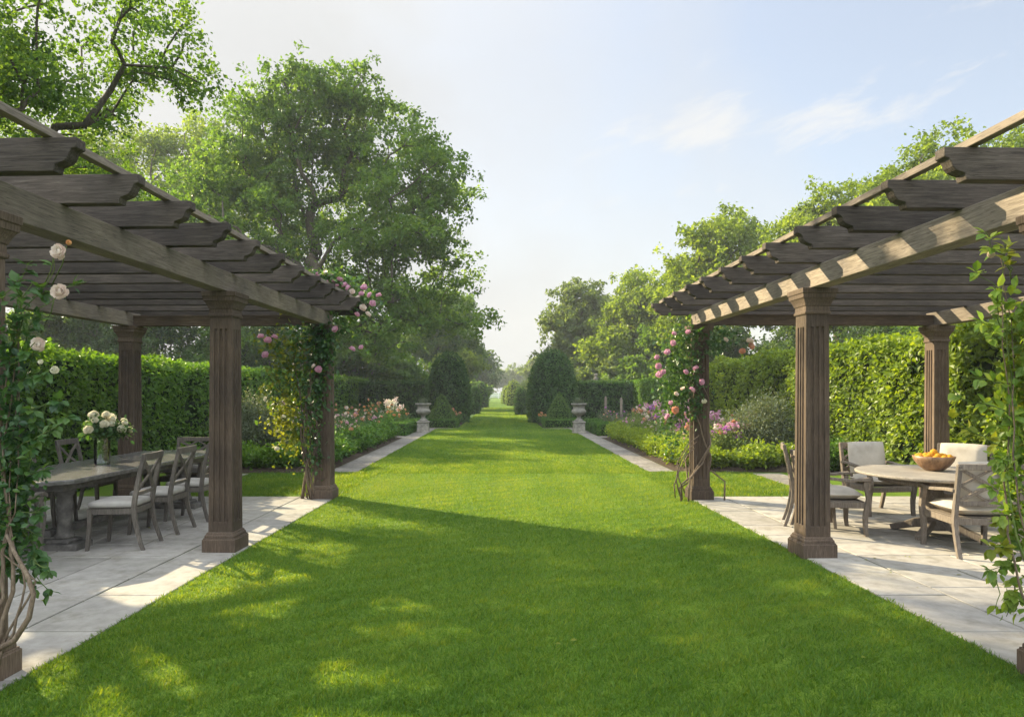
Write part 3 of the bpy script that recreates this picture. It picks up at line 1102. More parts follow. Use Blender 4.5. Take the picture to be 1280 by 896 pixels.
t = px_lobes(105, [(590, 458, 17), (604, 474, 9), (582, 470, 16), (594, 446, 10)], 9)
build_tree('ash_tree', (P(598, 490, 105).x, 105, 0), t, 70, 14000, .5, M['dark'], 106, 'far hazy tree closing the avenue, behind the dining side yews', trunk_r=.4, clump_r=1.7)
t = px_lobes(190, [(622, 474, 10), (632, 476, 9), (640, 474, 10), (650, 472, 11)], 10)
build_tree('ash_tree', (P(634, 490, 190).x, 190, 0), t, 40, 8000, .8, M['pale'], 107, 'palest tree at the vanishing end of the avenue', trunk_r=.4, clump_r=2)
# round-table side
t = px_lobes(62, [(724, 380, 28), (702, 412, 20), (755, 400, 28), (712, 448, 28), (745, 445, 36), (732, 410, 34), (690, 446, 13)], 11)
build_tree('maple_tree', (P(722, 490, 62).x, 62, 0), t, 150, 42000, .32, M['pale'], 108, 'pale airy round headed tree above the round table side domed yew', trunk_r=.4, clump_r=1.25)
t = px_lobes(56, [(805, 365, 26), (790, 410, 34), (825, 420, 38), (770, 445, 32), (812, 390, 30), (840, 450, 40)], 12)
build_tree('lime_tree', (P(805, 490, 56).x, 56, 0), t, 130, 38000, .3, M['lime'], 109, 'leafy tree between the pale round headed tree and the round table pergola', trunk_r=.4, clump_r=1.3)
t = px_lobes(44, [(905, 300, 36), (872, 335, 36), (850, 375, 32), (930, 330, 32), (865, 400, 40), (900, 370, 45), (950, 380, 40)], 13)
build_tree('lime_tree', (P(890, 490, 44).x, 44, 0), t, 150, 42000, .25, M['lime'], 110, 'bright tree rising over the far rafters of the round table pergola', trunk_r=.4, clump_r=1.2)
t = px_lobes(35, [(1045, 265, 30), (1010, 295, 32), (1080, 258, 32), (1060, 310, 50), (985, 320, 30), (1040, 360, 55), (1110, 300, 40)], 14)
build_tree('maple_tree', (P(1050, 490, 35).x, 35, 0), t, 150, 42000, .20, M['lime'], 111, 'sunlit tree showing above the middle rafters of the round table pergola', trunk_r=.35, clump_r=1.0)
t = px_lobes(28, [(1140, 222, 30), (1180, 208, 34), (1110, 245, 30), (1235, 208, 38), (1290, 218, 44), (1180, 280, 60), (1260, 290, 70)], 15)
build_tree('maple_tree', (P(1200, 490, 28).x, 28, 0), t, 170, 46000, .17, M['lime'], 112, 'sunlit tree showing above the nearest rafters of the round table pergola', trunk_r=.35, clump_r=.9)
t = px_lobes(118, [(672, 466, 11), (662, 478, 6), (684, 472, 12), (676, 457, 7)], 16)
build_tree('maple_tree', (P(668, 490, 118).x, 118, 0), t, 50, 10000, .5, M['pale'], 113, 'far pale tree beside the avenue, left of the round table side domed yew', trunk_r=.4, clump_r=1.5)


def shrub_mass(name, px, Y, w, h, mat, seed, label, n=14000, leaf=.2, cat='shrub'):
    """dense bush branching from the ground"""
    c = P(px, 490, Y)
    rng = random.Random(seed)
    lob = []
    for k in range(9):
        a = rng.uniform(0, 6.28)
        q = rng.uniform(.1, .75)
        r = w * rng.uniform(.26, .42)
        lob.append((c.x + math.cos(a) * q * w * .8, Y + math.sin(a) * q * w * .6, max(r * .7, h * rng.uniform(.3, .95) - r * .6), r))
    return build_tree(name, (c.x, Y, 0), lob, 110, n, leaf, mat, seed, label, trunk_r=.14, fork=.12, clump_r=w * .2, stems=2, cat=cat, hard=.9)


SM = [(-520, 7.4, 2.1, 4.0, 'oak', 'unseen bush added behind the hedge to shade the lawn'),  # stands out of view, added to keep low sun off the lawn
      (-140, 10.3, 1.7, 3.6, 'oak', 'leafy bush pressing over the hedge behind the near end of the dining table'),  # foliage over the hedge, its place set to block low sun
      (-60, 40, 4.4, 8.1, 'dark', 'dark bush behind the hedge at the frame edge of the dining pergola'),
      (60, 41, 4.6, 7.6, 'oak', 'bush behind the hedge over the flower vase'),
      (100, 43, 4.2, 7.6, 'dark', 'dark bush behind the hedge between the vase and the back pergola column'),
      (160, 40, 4.4, 6.8, 'dark', 'dark bush behind the hedge, seen past the back pergola column'),
      (255, 42, 4.6, 7.8, 'oak', 'tall bush behind the hedge between the two dining side columns'),
      (340, 44, 4.4, 7.1, 'dark', 'dark bush behind the hedge under the forked oak trunk'),
      (430, 44, 4.2, 6.6, 'oak', 'bush under the oak limbs, beside the rose covered column'),
      (505, 46, 3.6, 4.2, 'oak', 'bush above the dark hedge on the dining table side'),
      (555, 60, 3.6, 5.0, 'lime', 'bright bush directly behind the dining side domed yew'),  # leaf colours behind the topiaries lightened to stand in for haze and sun
      (592, 85, 2.2, 3.4, 'oak', 'far bush behind the slender yews on the dining side'),
      (668, 98, 2.0, 3.2, 'lime', 'far light bush behind the slender yew on the round table side'),
      (690, 70, 3.4, 5.0, 'pale', 'pale bush behind the broad domed yew'),
      (745, 52, 3.4, 4.6, 'pale', 'pale bush above the dark hedge on the round table side'),
      (795, 50, 3.4, 4.6, 'oak', 'bush where the two round table side hedges meet'),
      (850, 46, 3.6, 6.1, 'oak', 'bush behind the rose covered column of the round table pergola'),
      (925, 38, 3.6, 5.9, 'dark', 'dark bush between the two front columns of the round table pergola'),
      (1000, 34, 3.6, 5.6, 'dark', 'dark bush behind the nearer front column of the round table pergola'),
      (1090, 30, 3.6, 5.4, 'dark', 'dark bush behind the bright hedge over the armchairs'),
      (1140, 29, 3.4, 5.8, 'dark', 'dark bush behind the bright hedge over the fruit bowl'),
      (1190, 27, 3.6, 5.4, 'oak', 'bush behind the bright hedge at the back pergola column'),
      (1290, 25, 3.8, 5.6, 'oak', 'bush behind the bright hedge at the frame edge of the round table pergola')]
for i, (px, Y, w, h, mt, lab) in enumerate(SM):
    shrub_mass('shrub', px, Y, w, h, M[mt], 200 + i, lab, n=26000, leaf=max(.075, .21 * Y / 42), cat='shrub')

# ------------------------------------------------------------------ pergolas
def column_meshes():
    pl = MB()
    pl.square([(0, .168), (.135, .168), (.137, .160), (.150, .160)])
    pl.square([(.150, .150), (.172, .150), (.185, .138), (.195, .138), (.205, .126)])
    # fluted shaft
    side = [(-1, 0)]
    for c in (-.46, 0, .46):
        side += [(c - .15, 0), (c - .11, 1), (c + .11, 1), (c + .15, 0)]
    def ring(z, w, d):
        out = []
        for k in range(4):
            a = k * math.pi / 2
            ca, sa = math.cos(a), math.sin(a)
            for u, dd in side:
                x, y = u * w, -(w - dd * d)
                out.append((x * ca - y * sa, x * sa + y * ca, z))
        return out
    sh = MB()
    sh.loft([ring(.205, .122, 0), ring(.30, .121, 0), ring(.31, .121, .014), ring(2.22, .111, .014), ring(2.235, .111, 0), ring(2.36, .110, 0)])
    cp = MB()
    cp.square([(2.352, .121), (2.362, .126), (2.376, .126), (2.386, .118), (2.43, .116), (2.436, .124), (2.446, .126), (2.462, .131), (2.485, .142), (2.505, .153), (2.508, .160),
               (2.548, .162), (2.553, .170), (2.597, .172), (2.600, .168)])
    return pl.mesh('plinth', M['col']), sh.mesh('shaft', M['col']), cp.mesh('capital', M['col'])


COLM = column_meshes()


def link(name, me, parent, loc=(0, 0, 0), bevel=0):
    o = bpy.data.objects.new(name, me)
    COL.objects.link(o)
    o.parent = parent
    o.location = loc
    if bevel:
        b = o.modifiers.new('bevel', 'BEVEL')
        b.width = bevel
        b.segments = 2
        b.limit_method = 'ANGLE'
        b.angle_limit = R(40)
    return o


def pergola(loc, rz, s, ycols, depth, ends, raf0, label):
    root = empty('pergola', loc, rz, label, 'pergola')
    for yy in ycols:
        for u in (0, depth):
            c = link('column', COLM[1], root, (s * u, yy, 0))
            link('plinth', COLM[0], c, (0, 0, 0), .004)
            link('capital', COLM[2], c, (0, 0, 0), .003)
    y0, y1 = ends
    for u in (0, depth):
        mb = MB()
        w = .085
        ny = 12
        rng = random.Random(int(u * 10) + s)
        rings = []
        for k in range(ny + 1):
            y = y0 + (y1 - y0) * k / ny
            j = lambda: rng.uniform(-.003, .003)
            rings.append([(s * u - w + j(), y, 2.601), (s * u + w + j(), y, 2.601), (s * u + w + j(), y, 2.80), (s * u - w + j(), y, 2.80)])
        mb.loft(rings)
        mb.build('beam', M['beam'], root, .006)
    mb = MB()
    mb.box(min(s * .09, s * (depth - .09)), max(s * .09, s * (depth - .09)), ycols[-1] - .07, ycols[-1] + .07, 2.603, 2.76)
    mb.build('cross_beam', M['beam_x'], root, .005)
    e0, e1 = -.60, depth + .45
    half = [(0, .185), (0, .128), (.028, .118), (.040, .098), (.048, .075), (.066, .055), (.096, .042), (.120, .034), (.128, .0)]
    poly = [(e0 + a, z) for a, z in half] + [(e1 - a, z) for a, z in reversed(half)]
    rm = None
    for k, yy in enumerate(raf0):
        rng = random.Random(k * 7 + s)
        if k % 3 == 0 or rm is None:
            mb = MB()
            mb.prism([(s * a, z + rng.uniform(-.002, .002)) for a, z in poly], -.042, .042)
            rm = mb.mesh('rafter', M['rafter'])
        o = link('rafter', rm, root, (rng.uniform(-.02, .02), yy + rng.uniform(-.015, .015), 2.803), .005)
        o.rotation_euler = (rng.uniform(-.012, .012), 0, rng.uniform(-.006, .006))
    for u in (-.44, depth + .28):
        mb = MB()
        mb.box(s * u - .028, s * u + .028, raf0[0] - .3, raf0[-1] + .06, 2.991, 3.036)
        mb.build('batten', M['beam'], root, .004)
    return root


pergola((-2.81, 6.93, 0), -.0366, -1, (-3.18, 0, 3.38), 3.0, (-4.0, 3.52), [-3.80 + .63 * k for k in range(13)], 'dark weathered wooden pergola over the long dining table, in shade')
pergola((3.04, 6.70, 0), .0246, 1, (-2.96, 0, 3.54), 3.62, (-3.7, 3.66), [-3.42 + .62 * k for k in range(13)], 'brown wooden pergola over the round table, its front beam sunlit')

# ------------------------------------------------------------------ furniture
SX = (1, 0, 0)


def bow_rail(mb, x, y, z, bow, w, h, n=6, **k):
    """rail across the back, bowed backwards"""
    rings = []
    for i in range(n + 1):
        t = -1 + 2 * i / n
        yy = y - bow * (1 - t * t)
        rings.append([(t * x, yy - w / 2, z - h / 2), (t * x, yy + w / 2, z - h / 2), (t * x, yy + w / 2, z + h / 2), (t * x, yy - w / 2, z + h / 2)])
    mb.loft(rings, **k)


def side_chair(wood, cush, label, group, loc, rz):
    root = empty('dining_chair', loc, rz, label, 'chair', group)
    yb = lambda z: -.215 - .42 * max(0, z - .42) ** 1.35 * .55 - (.10 * (1 - z / .42) ** 1.6 if z < .42 else 0)
    for s in (-1, 1):
        mb = MB()
        zs = (0, .08, .2, .32, .42, .52, .65, .8, .97)
        mb.sweep([(s * (.205 + (.012 if z < .1 else 0)), yb(z), z) for z in zs], SX, .034, [.032, .034, .038, .044, .048, .046, .042, .038, .036])
        mb.build('rear_leg', wood, root, .004)
        mb = MB()
        mb.sweep([(s * .212, .235 - .03 * math.sin(z / .43 * 1.6), z) for z in (0, .1, .2, .3, .432)], SX, .036, [.03, .034, .038, .042, .046])
        mb.build('front_leg', wood, root, .004)
    mb = MB()
    for s in (-1, 1):
        mb.box(s * .205 - .014, s * .205 + .014, -.20, .19, .375, .43)
    mb.box(-.2, .2, .188, .216, .375, .43)
    mb.box(-.2, .2, -.226, -.198, .375, .43)
    mb.box(-.205, .205, -.21, .215, .432, .440)
    mb.build('seat_frame', wood, root, .003)
    mb = MB()
    rings = []
    for z, k in ((.442, .96), (.455, 1.0), (.480, 1.0), (.496, .95), (.503, .80), (.506, .4)):
        rings.append([(x * k, .005 + y * k, z) for x, y in ((-.22, -.215), (-.1, -.22), (.1, -.22), (.22, -.215), (.228, -.1), (.228, .1), (.226, .215), (.1, .226), (-.1, .226), (-.226, .215), (-.228, .1), (-.228, -.1))])
    mb.loft(rings, smooth=True)
    mb.build('cushion', cush, root)
    mb = MB()
    bow_rail(mb, .222, yb(.955), .945, .02, .030, .070)
    mb.build('top_rail', wood, root, .006)
    mb = MB()
    bow_rail(mb, .192, yb(.575), .575, .012, .024, .035)
    mb.build('lower_rail', wood, root, .004)
    mb = MB()
    for s in (-1, 1):
        pts = [(s * .185, yb(.595), .595), (s * .07, yb(.68) - .012, .695), (0, yb(.755) - .016 + s * .004, .755), (-s * .075, yb(.83) - .012, .82), (-s * .185, yb(.91), .905)]
        mb.sweep(pts, (0, 1, .3), .018, .036)
    mb.build('cross_splat', wood, root, .003)
    return root


def arm_chair(wood, cush, label, group, loc, rz, back_cushion=True):
    root = empty('armchair', loc, rz, label, 'armchair', group)
    yb = lambda z: -.27 - .16 * max(0, z - .38) - (.09 * (1 - z / .38) ** 1.5 if z < .38 else 0)
    wd = .295
    for s in (-1, 1):
        mb = MB()
        zs = (0, .1, .22, .36, .46, .6, .75, .90)
        mb.sweep([(s * wd, yb(z), z) for z in zs], SX, .042, [.036, .04, .045, .052, .052, .046, .042, .042])
        mb.build('rear_leg', wood, root, .005)
        mb = MB()
        pts = [(.275, 0), (.262, .10), (.262, .22), (.285, .34), (.30, .42), (.285, .50), (.262, .56), (.268, .615)]
        mb.sweep([(s * (wd + .005), y, z) for y, z in pts], SX, .046, [.036, .04, .05, .058, .056, .048, .046, .05])
        mb.build('front_leg', wood, root, .005)
        mb = MB()
        pts = [(yb(.66) + .01, .655), (-.15, .650), (0, .632), (.12, .622), (.22, .636), (.29, .640), (.325, .622), (.325, .60)]
        mb.sweep([(s * (wd + .012 * (1 - abs(y))), y, z) for y, z in pts], SX, .058, [.030, .030, .032, .032, .034, .036, .032, .022])
        mb.build('armrest', wood, root, .008)
    mb = MB()
    for s in (-1, 1):
        mb.box(s * (wd - .005) - .014, s * (wd - .005) + .014, -.25, .25, .32, .385)
    mb.box(-wd, wd, .25, .28, .32, .385)
    mb.box(-wd, wd, -.285, -.255, .32, .385)
    mb.box(-wd + .01, wd - .01, -.255, .25, .386, .394)
    mb.build('seat_frame', wood, root, .004)

    def pillow(hx, hy, th, n=10):
        m = MB()
        us = np.linspace(-1, 1, n)
        top, bot = [], []
        for sgn in (1, -1):
            g = []
            for v in us:
                for u in us:
                    e = (1 - abs(u) ** 5) * (1 - abs(v) ** 5)
                    pin = 1 - .035 * (u * u * v * v)
                    g.append((u * hx * pin, v * hy * pin, sgn * th / 2 * (.62 + .38 * (1 - u * u * .6) * (1 - v * v * .6)) * (e ** .25 if e > 0 else 0)))
            f = np.array([(j * n + i, j * n + i + 1, (j + 1) * n + i + 1, (j + 1) * n + i) for j in range(n - 1) for i in range(n - 1)])
            m.add(g, f if sgn > 0 else f[:, ::-1], smooth=True)
        return m
    o = pillow(.275, .27, .13).build('seat_cushion', cush, root)
    o.location = (0, .0, .458)
    if back_cushion:
        o = pillow(.265, .215, .14).build('back_cushion', cush, root)
        o.location = (0, yb(.7) + .095, .72)
        o.rotation_euler = (R(99), 0, 0)
    mb = MB()
    bow_rail(mb, wd + .02, yb(.885), .885, .012, .036, .060)
    mb.build('top_rail', wood, root, .006)
    mb = MB()
    bow_rail(mb, wd - .02, yb(.53), .53, .01, .028, .045)
    mb.build('lower_rail', wood, root, .004)
    mb = MB()
    for s in (-1, 1):
        mb.sweep([(s * .27, yb(.555), .555), (0, yb(.705) - .012 + s * .006, .705), (-s * .27, yb(.86), .86)], (0, 1, .15), .018, .034)
        mb.sweep([(s * .27, yb(.705), .705), (0, yb(.86) - .004 + s * .003, .865)], (0, 1, .15), .014, .024)
        mb.sweep([(s * .27, yb(.705), .705), (0, yb(.55) - .004 - s * .003, .55)], (0, 1, .15), .014, .024)
    mb.build('cross_splat', wood, root, .003)
    return root


# long dining table
TX, TY0, TY1 = -4.68, 6.45, 10.0
root = empty('dining_table', (TX, (TY0 + TY1) / 2, 0), -.03, 'long grey stone topped dining table on trestle legs under the shaded pergola', 'table')
mb = MB()
hw, hl, c = .57, (TY1 - TY0) / 2, .20
oct_ = lambda k: [(-hw + c + k * .4, -hl + k), (hw - c - k * .4, -hl + k), (hw - k, -hl + c + k * .4), (hw - k, hl - c - k * .4), (hw - c - k * .4, hl - k), (-hw + c + k * .4, hl - k), (-hw + k, hl - c - k * .4), (-hw + k, -hl + c + k * .4)]
mb.loft([[(x, y, z) for x, y in oct_(k)] for z, k in ((.70, .035), (.705, .012), (.712, .006), (.742, 0), (.748, .004), (.752, .014))])
mb.build('tabletop', M['table_stone'], root, .002)
mb = MB()
mb.box(-.40, .40, -hl + .28, hl - .28, .62, .698)
mb.build('apron', M['leg_stone'], root, .006)
for yy in (-hl + .52, hl - .55):
    tr = MB()
    tr.box(-.46, .46, yy - .14, yy + .14, 0, .075)
    tr.square([(.075, .12), (.10, .115), (.115, .10)], (-.25, yy))
    tr.square([(.075, .12), (.10, .115), (.115, .10)], (.25, yy))
    f = tr.build('trestle', M['leg_stone'], root, .012)
    for sx in (-.25, .25):
        lg = MB()
        lg.lathe([(.088, .115), (.095, .14), (.075, .17), (.066, .24), (.070, .36), (.078, .46), (.070, .53), (.088, .56), (.095, .618)], 18, (sx, yy))
        lg.build('leg', M['leg_stone'], f)
mb = MB()
mb.box(-.05, .05, -hl + .6, hl - .6, .10, .17)
mb.build('stretcher', M['leg_stone'], root, .008)

GC = 'dark grey chairs around the long dining table'
ch = side_chair(M['grey_wood'], M['grey_cushion'], 'grey cross back dining chair on the lawn side of the long table, nearest the camera', GC, (-3.94, 7.06, 0), R(94))
for (x, y, a, lab) in ((-3.93, 7.82, 91, 'middle grey cross back chair of the row on the lawn side of the long table'),
                       (-3.90, 8.58, 88, 'farthest grey cross back chair on the lawn side, half hidden by the column'),
                       (-5.48, 7.35, -92, 'grey cross back chair on the hedge side of the long table, nearest the camera'),
                       (-5.45, 8.15, -88, 'grey cross back chair on the hedge side, left of the flower vase'),
                       (-5.43, 9.0, -90, 'grey cross back chair on the hedge side, directly behind the flower vase')):
    c = copy_tree(ch)
    c.location = (x, y, 0)
    c.rotation_euler = (0, 0, R(a))
    c['label'] = lab
ac = arm_chair(M['grey_wood'], M['grey_cushion'], 'grey armchair at the near head of the long dining table, beside the climbing rose', GC, (-4.70, 6.22, 0), R(-4), back_cushion=False)
c = copy_tree(ac)
c.location = (-4.62, 10.02, 0)
c.rotation_euler = (0, 0, R(180))
c['label'] = 'grey armchair at the far head of the long dining table'

# round table with armchairs
root = empty('round_table', (4.82, 7.6, 0), 0, 'round weathered wooden pedestal table on the sunlit patio', 'table')
mb = MB()
mb.lathe([(.0, .672), (.74, .672), (.79, .680), (.80, .690), (.80, .706), (.795, .712), (0, .713)], 56, smooth=False)
mb.build('tabletop', M['teak_top'], root)
mb = MB()
mb.lathe([(.55, .60), (.56, .60), (.56, .671), (.54, .671)], 40, cap=False)
mb.build('apron', M['teak'], root)
mb = MB()
mb.lathe([(.13, .08), (.13, .12), (.09, .16), (.075, .24), (.095, .34), (.10, .42), (.075, .50), (.09, .56), (.16, .60), (.20, .671)], 24)
mb.build('pedestal', M['teak'], root)
for k in range(4):
    a = R(38 + 90 * k)
    d = Vector((math.cos(a), math.sin(a), 0))
    mb = MB()
    mb.sweep([d * .08 + Vector((0, 0, .14)), d * .2 + Vector((0, 0, .125)), d * .33 + Vector((0, 0, .075)), d * .46 + Vector((0, 0, .035))], Vector((-d.y, d.x, 0)), .075, [.11, .10, .075, .066])
    mb.build('foot', M['teak'], root, .01)
GA = 'wooden armchairs around the round table'
a0 = arm_chair(M['teak'], M['cushion'], 'wooden armchair seen from behind with crossed back, nearest the camera at the round table', GA, (4.68, 6.84, 0), R(-4))
for (x, y, a, lab) in ((4.95, 9.0, 186, 'wooden armchair with cream cushions facing the camera, between the two front columns'),
                       (5.82, 8.72, 133, 'wooden armchair with cream cushions behind the fruit bowl, by the hedge'),
                       (3.78, 7.85, -98, 'wooden armchair seen side on, partly hidden by the nearer front column'),):
    c = copy_tree(a0)
    c.location = (x, y, 0)
    c.rotation_euler = (0, 0, R(a))
    c['label'] = lab
side_chair(M['teak'], M['cushion'], 'slim wooden side chair behind the nearer front column, only its curved back showing', GA, (3.72, 8.2, 0), R(-110))

# ------------------------------------------------------------------ flowers
PET = (np.array([(u * .5 * w, v, -.16 * (1 - u * u) * 1.0 + c) for v, w, c in ((0, .35, 0), (.45, 1.0, -.10), (.85, .9, .0), (1.0, .5, .10)) for u in (-1, 0, 1)]),
       [(r * 3 + i, r * 3 + i + 1, r * 3 + i + 4, r * 3 + i + 3) for r in range(3) for i in range(2)])


def bloom_mesh(name, mat, r, seed, layers=((4, 12, .62), (5, 28, .75), (6, 48, .9), (7, 72, 1.0), (6, 98, 1.0)), sepal=True):
    """a many petalled rose, cup facing +z, centre at the origin"""
    rng = np.random.default_rng(seed)
    mb = MB()
    for li, (n, op, ln) in enumerate(layers):
        ph = np.arange(n) / n * 6.283 + li * 1.1 + rng.normal(0, .15, n)
        o = R(op) + rng.normal(0, .09, n)
        rad = np.stack([np.cos(ph), np.sin(ph), np.zeros(n)], 1)
        z = np.array([0, 0, 1.])
        fw = rad * np.sin(o)[:, None] + z * np.cos(o)[:, None]
        up = -rad * np.cos(o)[:, None] + z * np.sin(o)[:, None]
        pos = rad * r * .06 - z * r * .32
        mb.scatter(PET, pos, fw, up, r * ln * rng.uniform(.9, 1.08, n), np.clip(.85 - .12 * li + rng.normal(0, .1, n), 0, 1), smooth=True)
    return mb.mesh(name, mat)


BLOOM = {k: [bloom_mesh('bloom', M['pet_' + k], 1.0, 300 + i * 7 + q) for q in range(2)] for i, k in enumerate(('pink', 'blush', 'white', 'peach', 'purple', 'orange'))}
BUD = bloom_mesh('bloom', M['pet_orange'], 1.0, 377, ((4, 8, .8), (5, 20, .9), (5, 34, .9)))


def bloom(parent, kind, p, r, rng, up=None):
    """p in the parent's own coordinates"""
    o = bpy.data.objects.new('bloom', BUD if kind == 'bud' else BLOOM[kind][rng.randrange(2)])
    COL.objects.link(o)
    o.parent = parent
    o.location = p
    d = Vector(up) if up else Vector((rng.uniform(-.7, .7), rng.uniform(-1.0, .1), rng.uniform(.1, .9)))
    o.rotation_euler = d.to_track_quat('Z', 'Y').to_euler()
    o.scale = (r,) * 3
    return o


def leaf_cloud(mb, c, rad, n, size, rng, mat=0, tmpl=LEAF8, tb=.45, up_b=.8, flat=1.0):
    p = rng.normal(0, .5, (n, 3)) * np.asarray(rad) + np.asarray(c)
    up = rnd_dirs(rng, n) * .7 + np.array([0, -.25, up_b])
    fw = rnd_dirs(rng, n) + np.array([0, 0, -.45])
    mb.scatter(tmpl, p, fw, up, size * rng.uniform(.6, 1.25, n), np.clip(tb + rng.normal(0, .2, n), 0, 1), mat)
    return p


def wander(a, b, rng, n=8, amp=.05):
    a, b = Vector(a), Vector(b)
    pts = []
    ph = [rng.uniform(0, 6.28) for _ in range(6)]
    L_ = (b - a).length
    for i in range(n + 1):
        t = i / n
        e = math.sin(math.pi * t) ** .6 if 0 < t < 1 else 0
        pts.append(a.lerp(b, t) + Vector((math.sin(t * 5 + ph[0]) + .5 * math.sin(t * 11 + ph[1]), math.sin(t * 5 + ph[2]) + .5 * math.sin(t * 12 + ph[3]), .4 * math.sin(t * 6 + ph[4]))) * amp * e)
    return pts


def sprig(mb_s, mb_l, a, b, rng, nrng, size, mat=0, n=9, rad=.004, sag=.0, tb=.5, smat=0):
    """a shoot with leaves set along it in leaflets"""
    pts = wander(a, b, rng, 7, (Vector(b) - Vector(a)).length * .07)
    for i, p in enumerate(pts):
        p.z -= sag * (i / 7) ** 2
    mb_s.tube(pts, [rad * (1 - .55 * i / 7) for i in range(8)], 5, mat=smat)
    P0 = np.array([list(p) for p in pts])
    t = np.sort(nrng.uniform(.08, 1, n)) * 7
    i0 = np.minimum(t.astype(int), 6)
    q = P0[i0] + (P0[i0 + 1] - P0[i0]) * (t - i0)[:, None]
    ax = P0[i0 + 1] - P0[i0]
    ax /= np.linalg.norm(ax, axis=1, keepdims=True)
    # three to five leaflets at each node
    for k in range(3):
        sd = rnd_dirs(nrng, n)
        sd -= ax * (sd * ax).sum(1, keepdims=True)
        fw = sd + ax * .5 + np.array([0, -.2, -.25])
        up = rnd_dirs(nrng, n) * .45 + np.array([0, -.35, 1.])
        mb_l.scatter(LEAF8, q + fw * size * .18, fw, up, size * nrng.uniform(.65, 1.2, n), np.clip(tb + nrng.normal(0, .2, n), 0, 1), mat)


def climber(label, foot, mats, seed, build):
    root = empty('climbing_rose', foot, 0, label, 'climbing rose')
    rng, nrng = random.Random(seed), np.random.default_rng(seed)
    st, lv, bl = MB(), MB(), []
    build(st, lv, bl, rng, nrng)
    off = np.array(foot, float)
    for m in (st, lv):
        m.v = [v - off for v in m.v]
    st.build('stem', [M['vine'], M['green_stem']], root)
    lv.build('foliage', mats, root)
    for (k, p, r, up) in bl:
        bloom(root, k, Vector(p) - Vector(foot), r, rng, up)
    return root


def rose_far_left(st, lv, bl, rng, nrng):
    foot = Vector((-2.95, 10.22, 0))
    for k in range(11):
        top = P(rng.uniform(372, 412), rng.uniform(405, 440), rng.uniform(10.0, 10.45))
        f = foot + Vector((rng.uniform(-.10, .16), rng.uniform(-.12, .1), 0))
        mid = P(rng.uniform(383, 400), rng.uniform(540, 570), 10.1)
        if k < 3:
            mid = P(380 - 2 * k, 565 - 8 * k, 10.05)
        a = wander(f, mid, rng, 6, .035)
        b = wander(mid, top, rng, 8, .06)
        st.tube(a + b[1:], [.022 - .0011 * i if k < 4 else .012 - .0006 * i for i in range(15)], 6)
    for (px, py, rx, ry, n, mt, tb) in ((352, 470, 26, 55, 170, 1, .5), (354, 475, 26, 50, 170, 0, .7), (372, 440, 30, 35, 180, 1, .45), (374, 445, 30, 35, 220, 0, .6), (385, 500, 22, 60, 520, 0, .45), (400, 460, 16, 60, 520, 0, .3), (408, 430, 16, 28, 300, 0, .25),  # yellow leaves on the outer side imitate direct sun
                                        (355, 520, 24, 30, 260, 1, .55), (368, 545, 24, 28, 240, 1, .5), (392, 560, 14, 40, 160, 0, .4), (345, 430, 22, 18, 120, 1, .55), (395, 415, 34, 14, 260, 0, .4)):
        c = P(px, py, 10.15)
        leaf_cloud(lv, c, (rx * 10.15 / F, .20, ry * 10.15 / F), n, .075, nrng, mt, tb=tb)
    # spill over the rafter ends
    for (px, py, Y, rx, ry, n) in ((400, 356, 10.2, 30, 14, 330), (430, 365, 10.5, 26, 16, 360), (450, 382, 10.8, 22, 16, 260), (385, 350, 9.9, 18, 9, 150), (440, 400, 10.9, 20, 16, 130), (420, 352, 10.4, 28, 12, 360), (412, 345, 10.2, 22, 8, 240), (445, 372, 10.7, 24, 14, 260)):
        c = P(px, py, Y)
        leaf_cloud(lv, c, (rx * Y / F, .22, ry * Y / F), n, .07, nrng, 0, tb=.55)
    for k in range(9):
        a = P(rng.uniform(395, 415), rng.uniform(372, 400), 10.45)
        b = P(rng.uniform(410, 470), rng.uniform(345, 440), rng.uniform(10.4, 11))
        sprig(st, lv, a, b, rng, nrng, .07, 0, 8, .005, .05, smat=1)
    for k in range(8):
        a = P(rng.uniform(375, 400), rng.uniform(425, 520), 10.1)
        b = P(rng.uniform(322, 360), rng.uniform(415, 540), rng.uniform(9.9, 10.3))
        sprig(st, lv, a, b, rng, nrng, .075, 1, 8, .005, .06, smat=1)
    for (px, py) in ((378, 337), (399, 346), (405, 341), (416, 350), (421, 356), (430, 355), (434, 359), (447, 371), (455, 358), (461, 368), (473, 368), (454, 384), (461, 392), (447, 392), (441, 435), (451, 433),
                     (388, 345), (412, 343), (326, 419), (335, 424), (344, 420), (331, 442), (391, 457), (398, 461), (418, 411), (408, 352), (440, 364), (381, 350), (394, 341), (425, 348), (437, 377), (424, 366), (452, 366), (466, 378), (402, 353)):
        bl.append(('pink' if rng.random() < .85 else 'blush', P(px, py, 10.0 + (.1 if py < 400 else -.25)), rng.uniform(.034, .054), None))
    for (px, py) in ((331, 498), (355, 520), (346, 560)):
        bl.append(('white', P(px, py, 9.85), .035, None))


climber('climbing rose with yellowing leaves and pink blooms sprawling over the far dining side column', (-2.95, 10.22, 0), [M['rose_leaf'], M['yellow_leaf']], 1, rose_far_left)


def helix(c, r0, turns, z0, z1, rng, n=40, ph=0.):
    out = []
    for i in range(n + 1):
        t = i / n
        a = ph + turns * 6.283 * t
        # follow the square column section
        x, y = math.cos(a), math.sin(a)
        k = 1 / max(abs(x), abs(y)) ** .65
        r = r0 * (1 - .12 * t) * (1 + .07 * math.sin(t * 23 + ph))
        out.append(Vector((c[0] + x * k * r, c[1] + y * k * r, z0 + (z1 - z0) * t)))
    return out


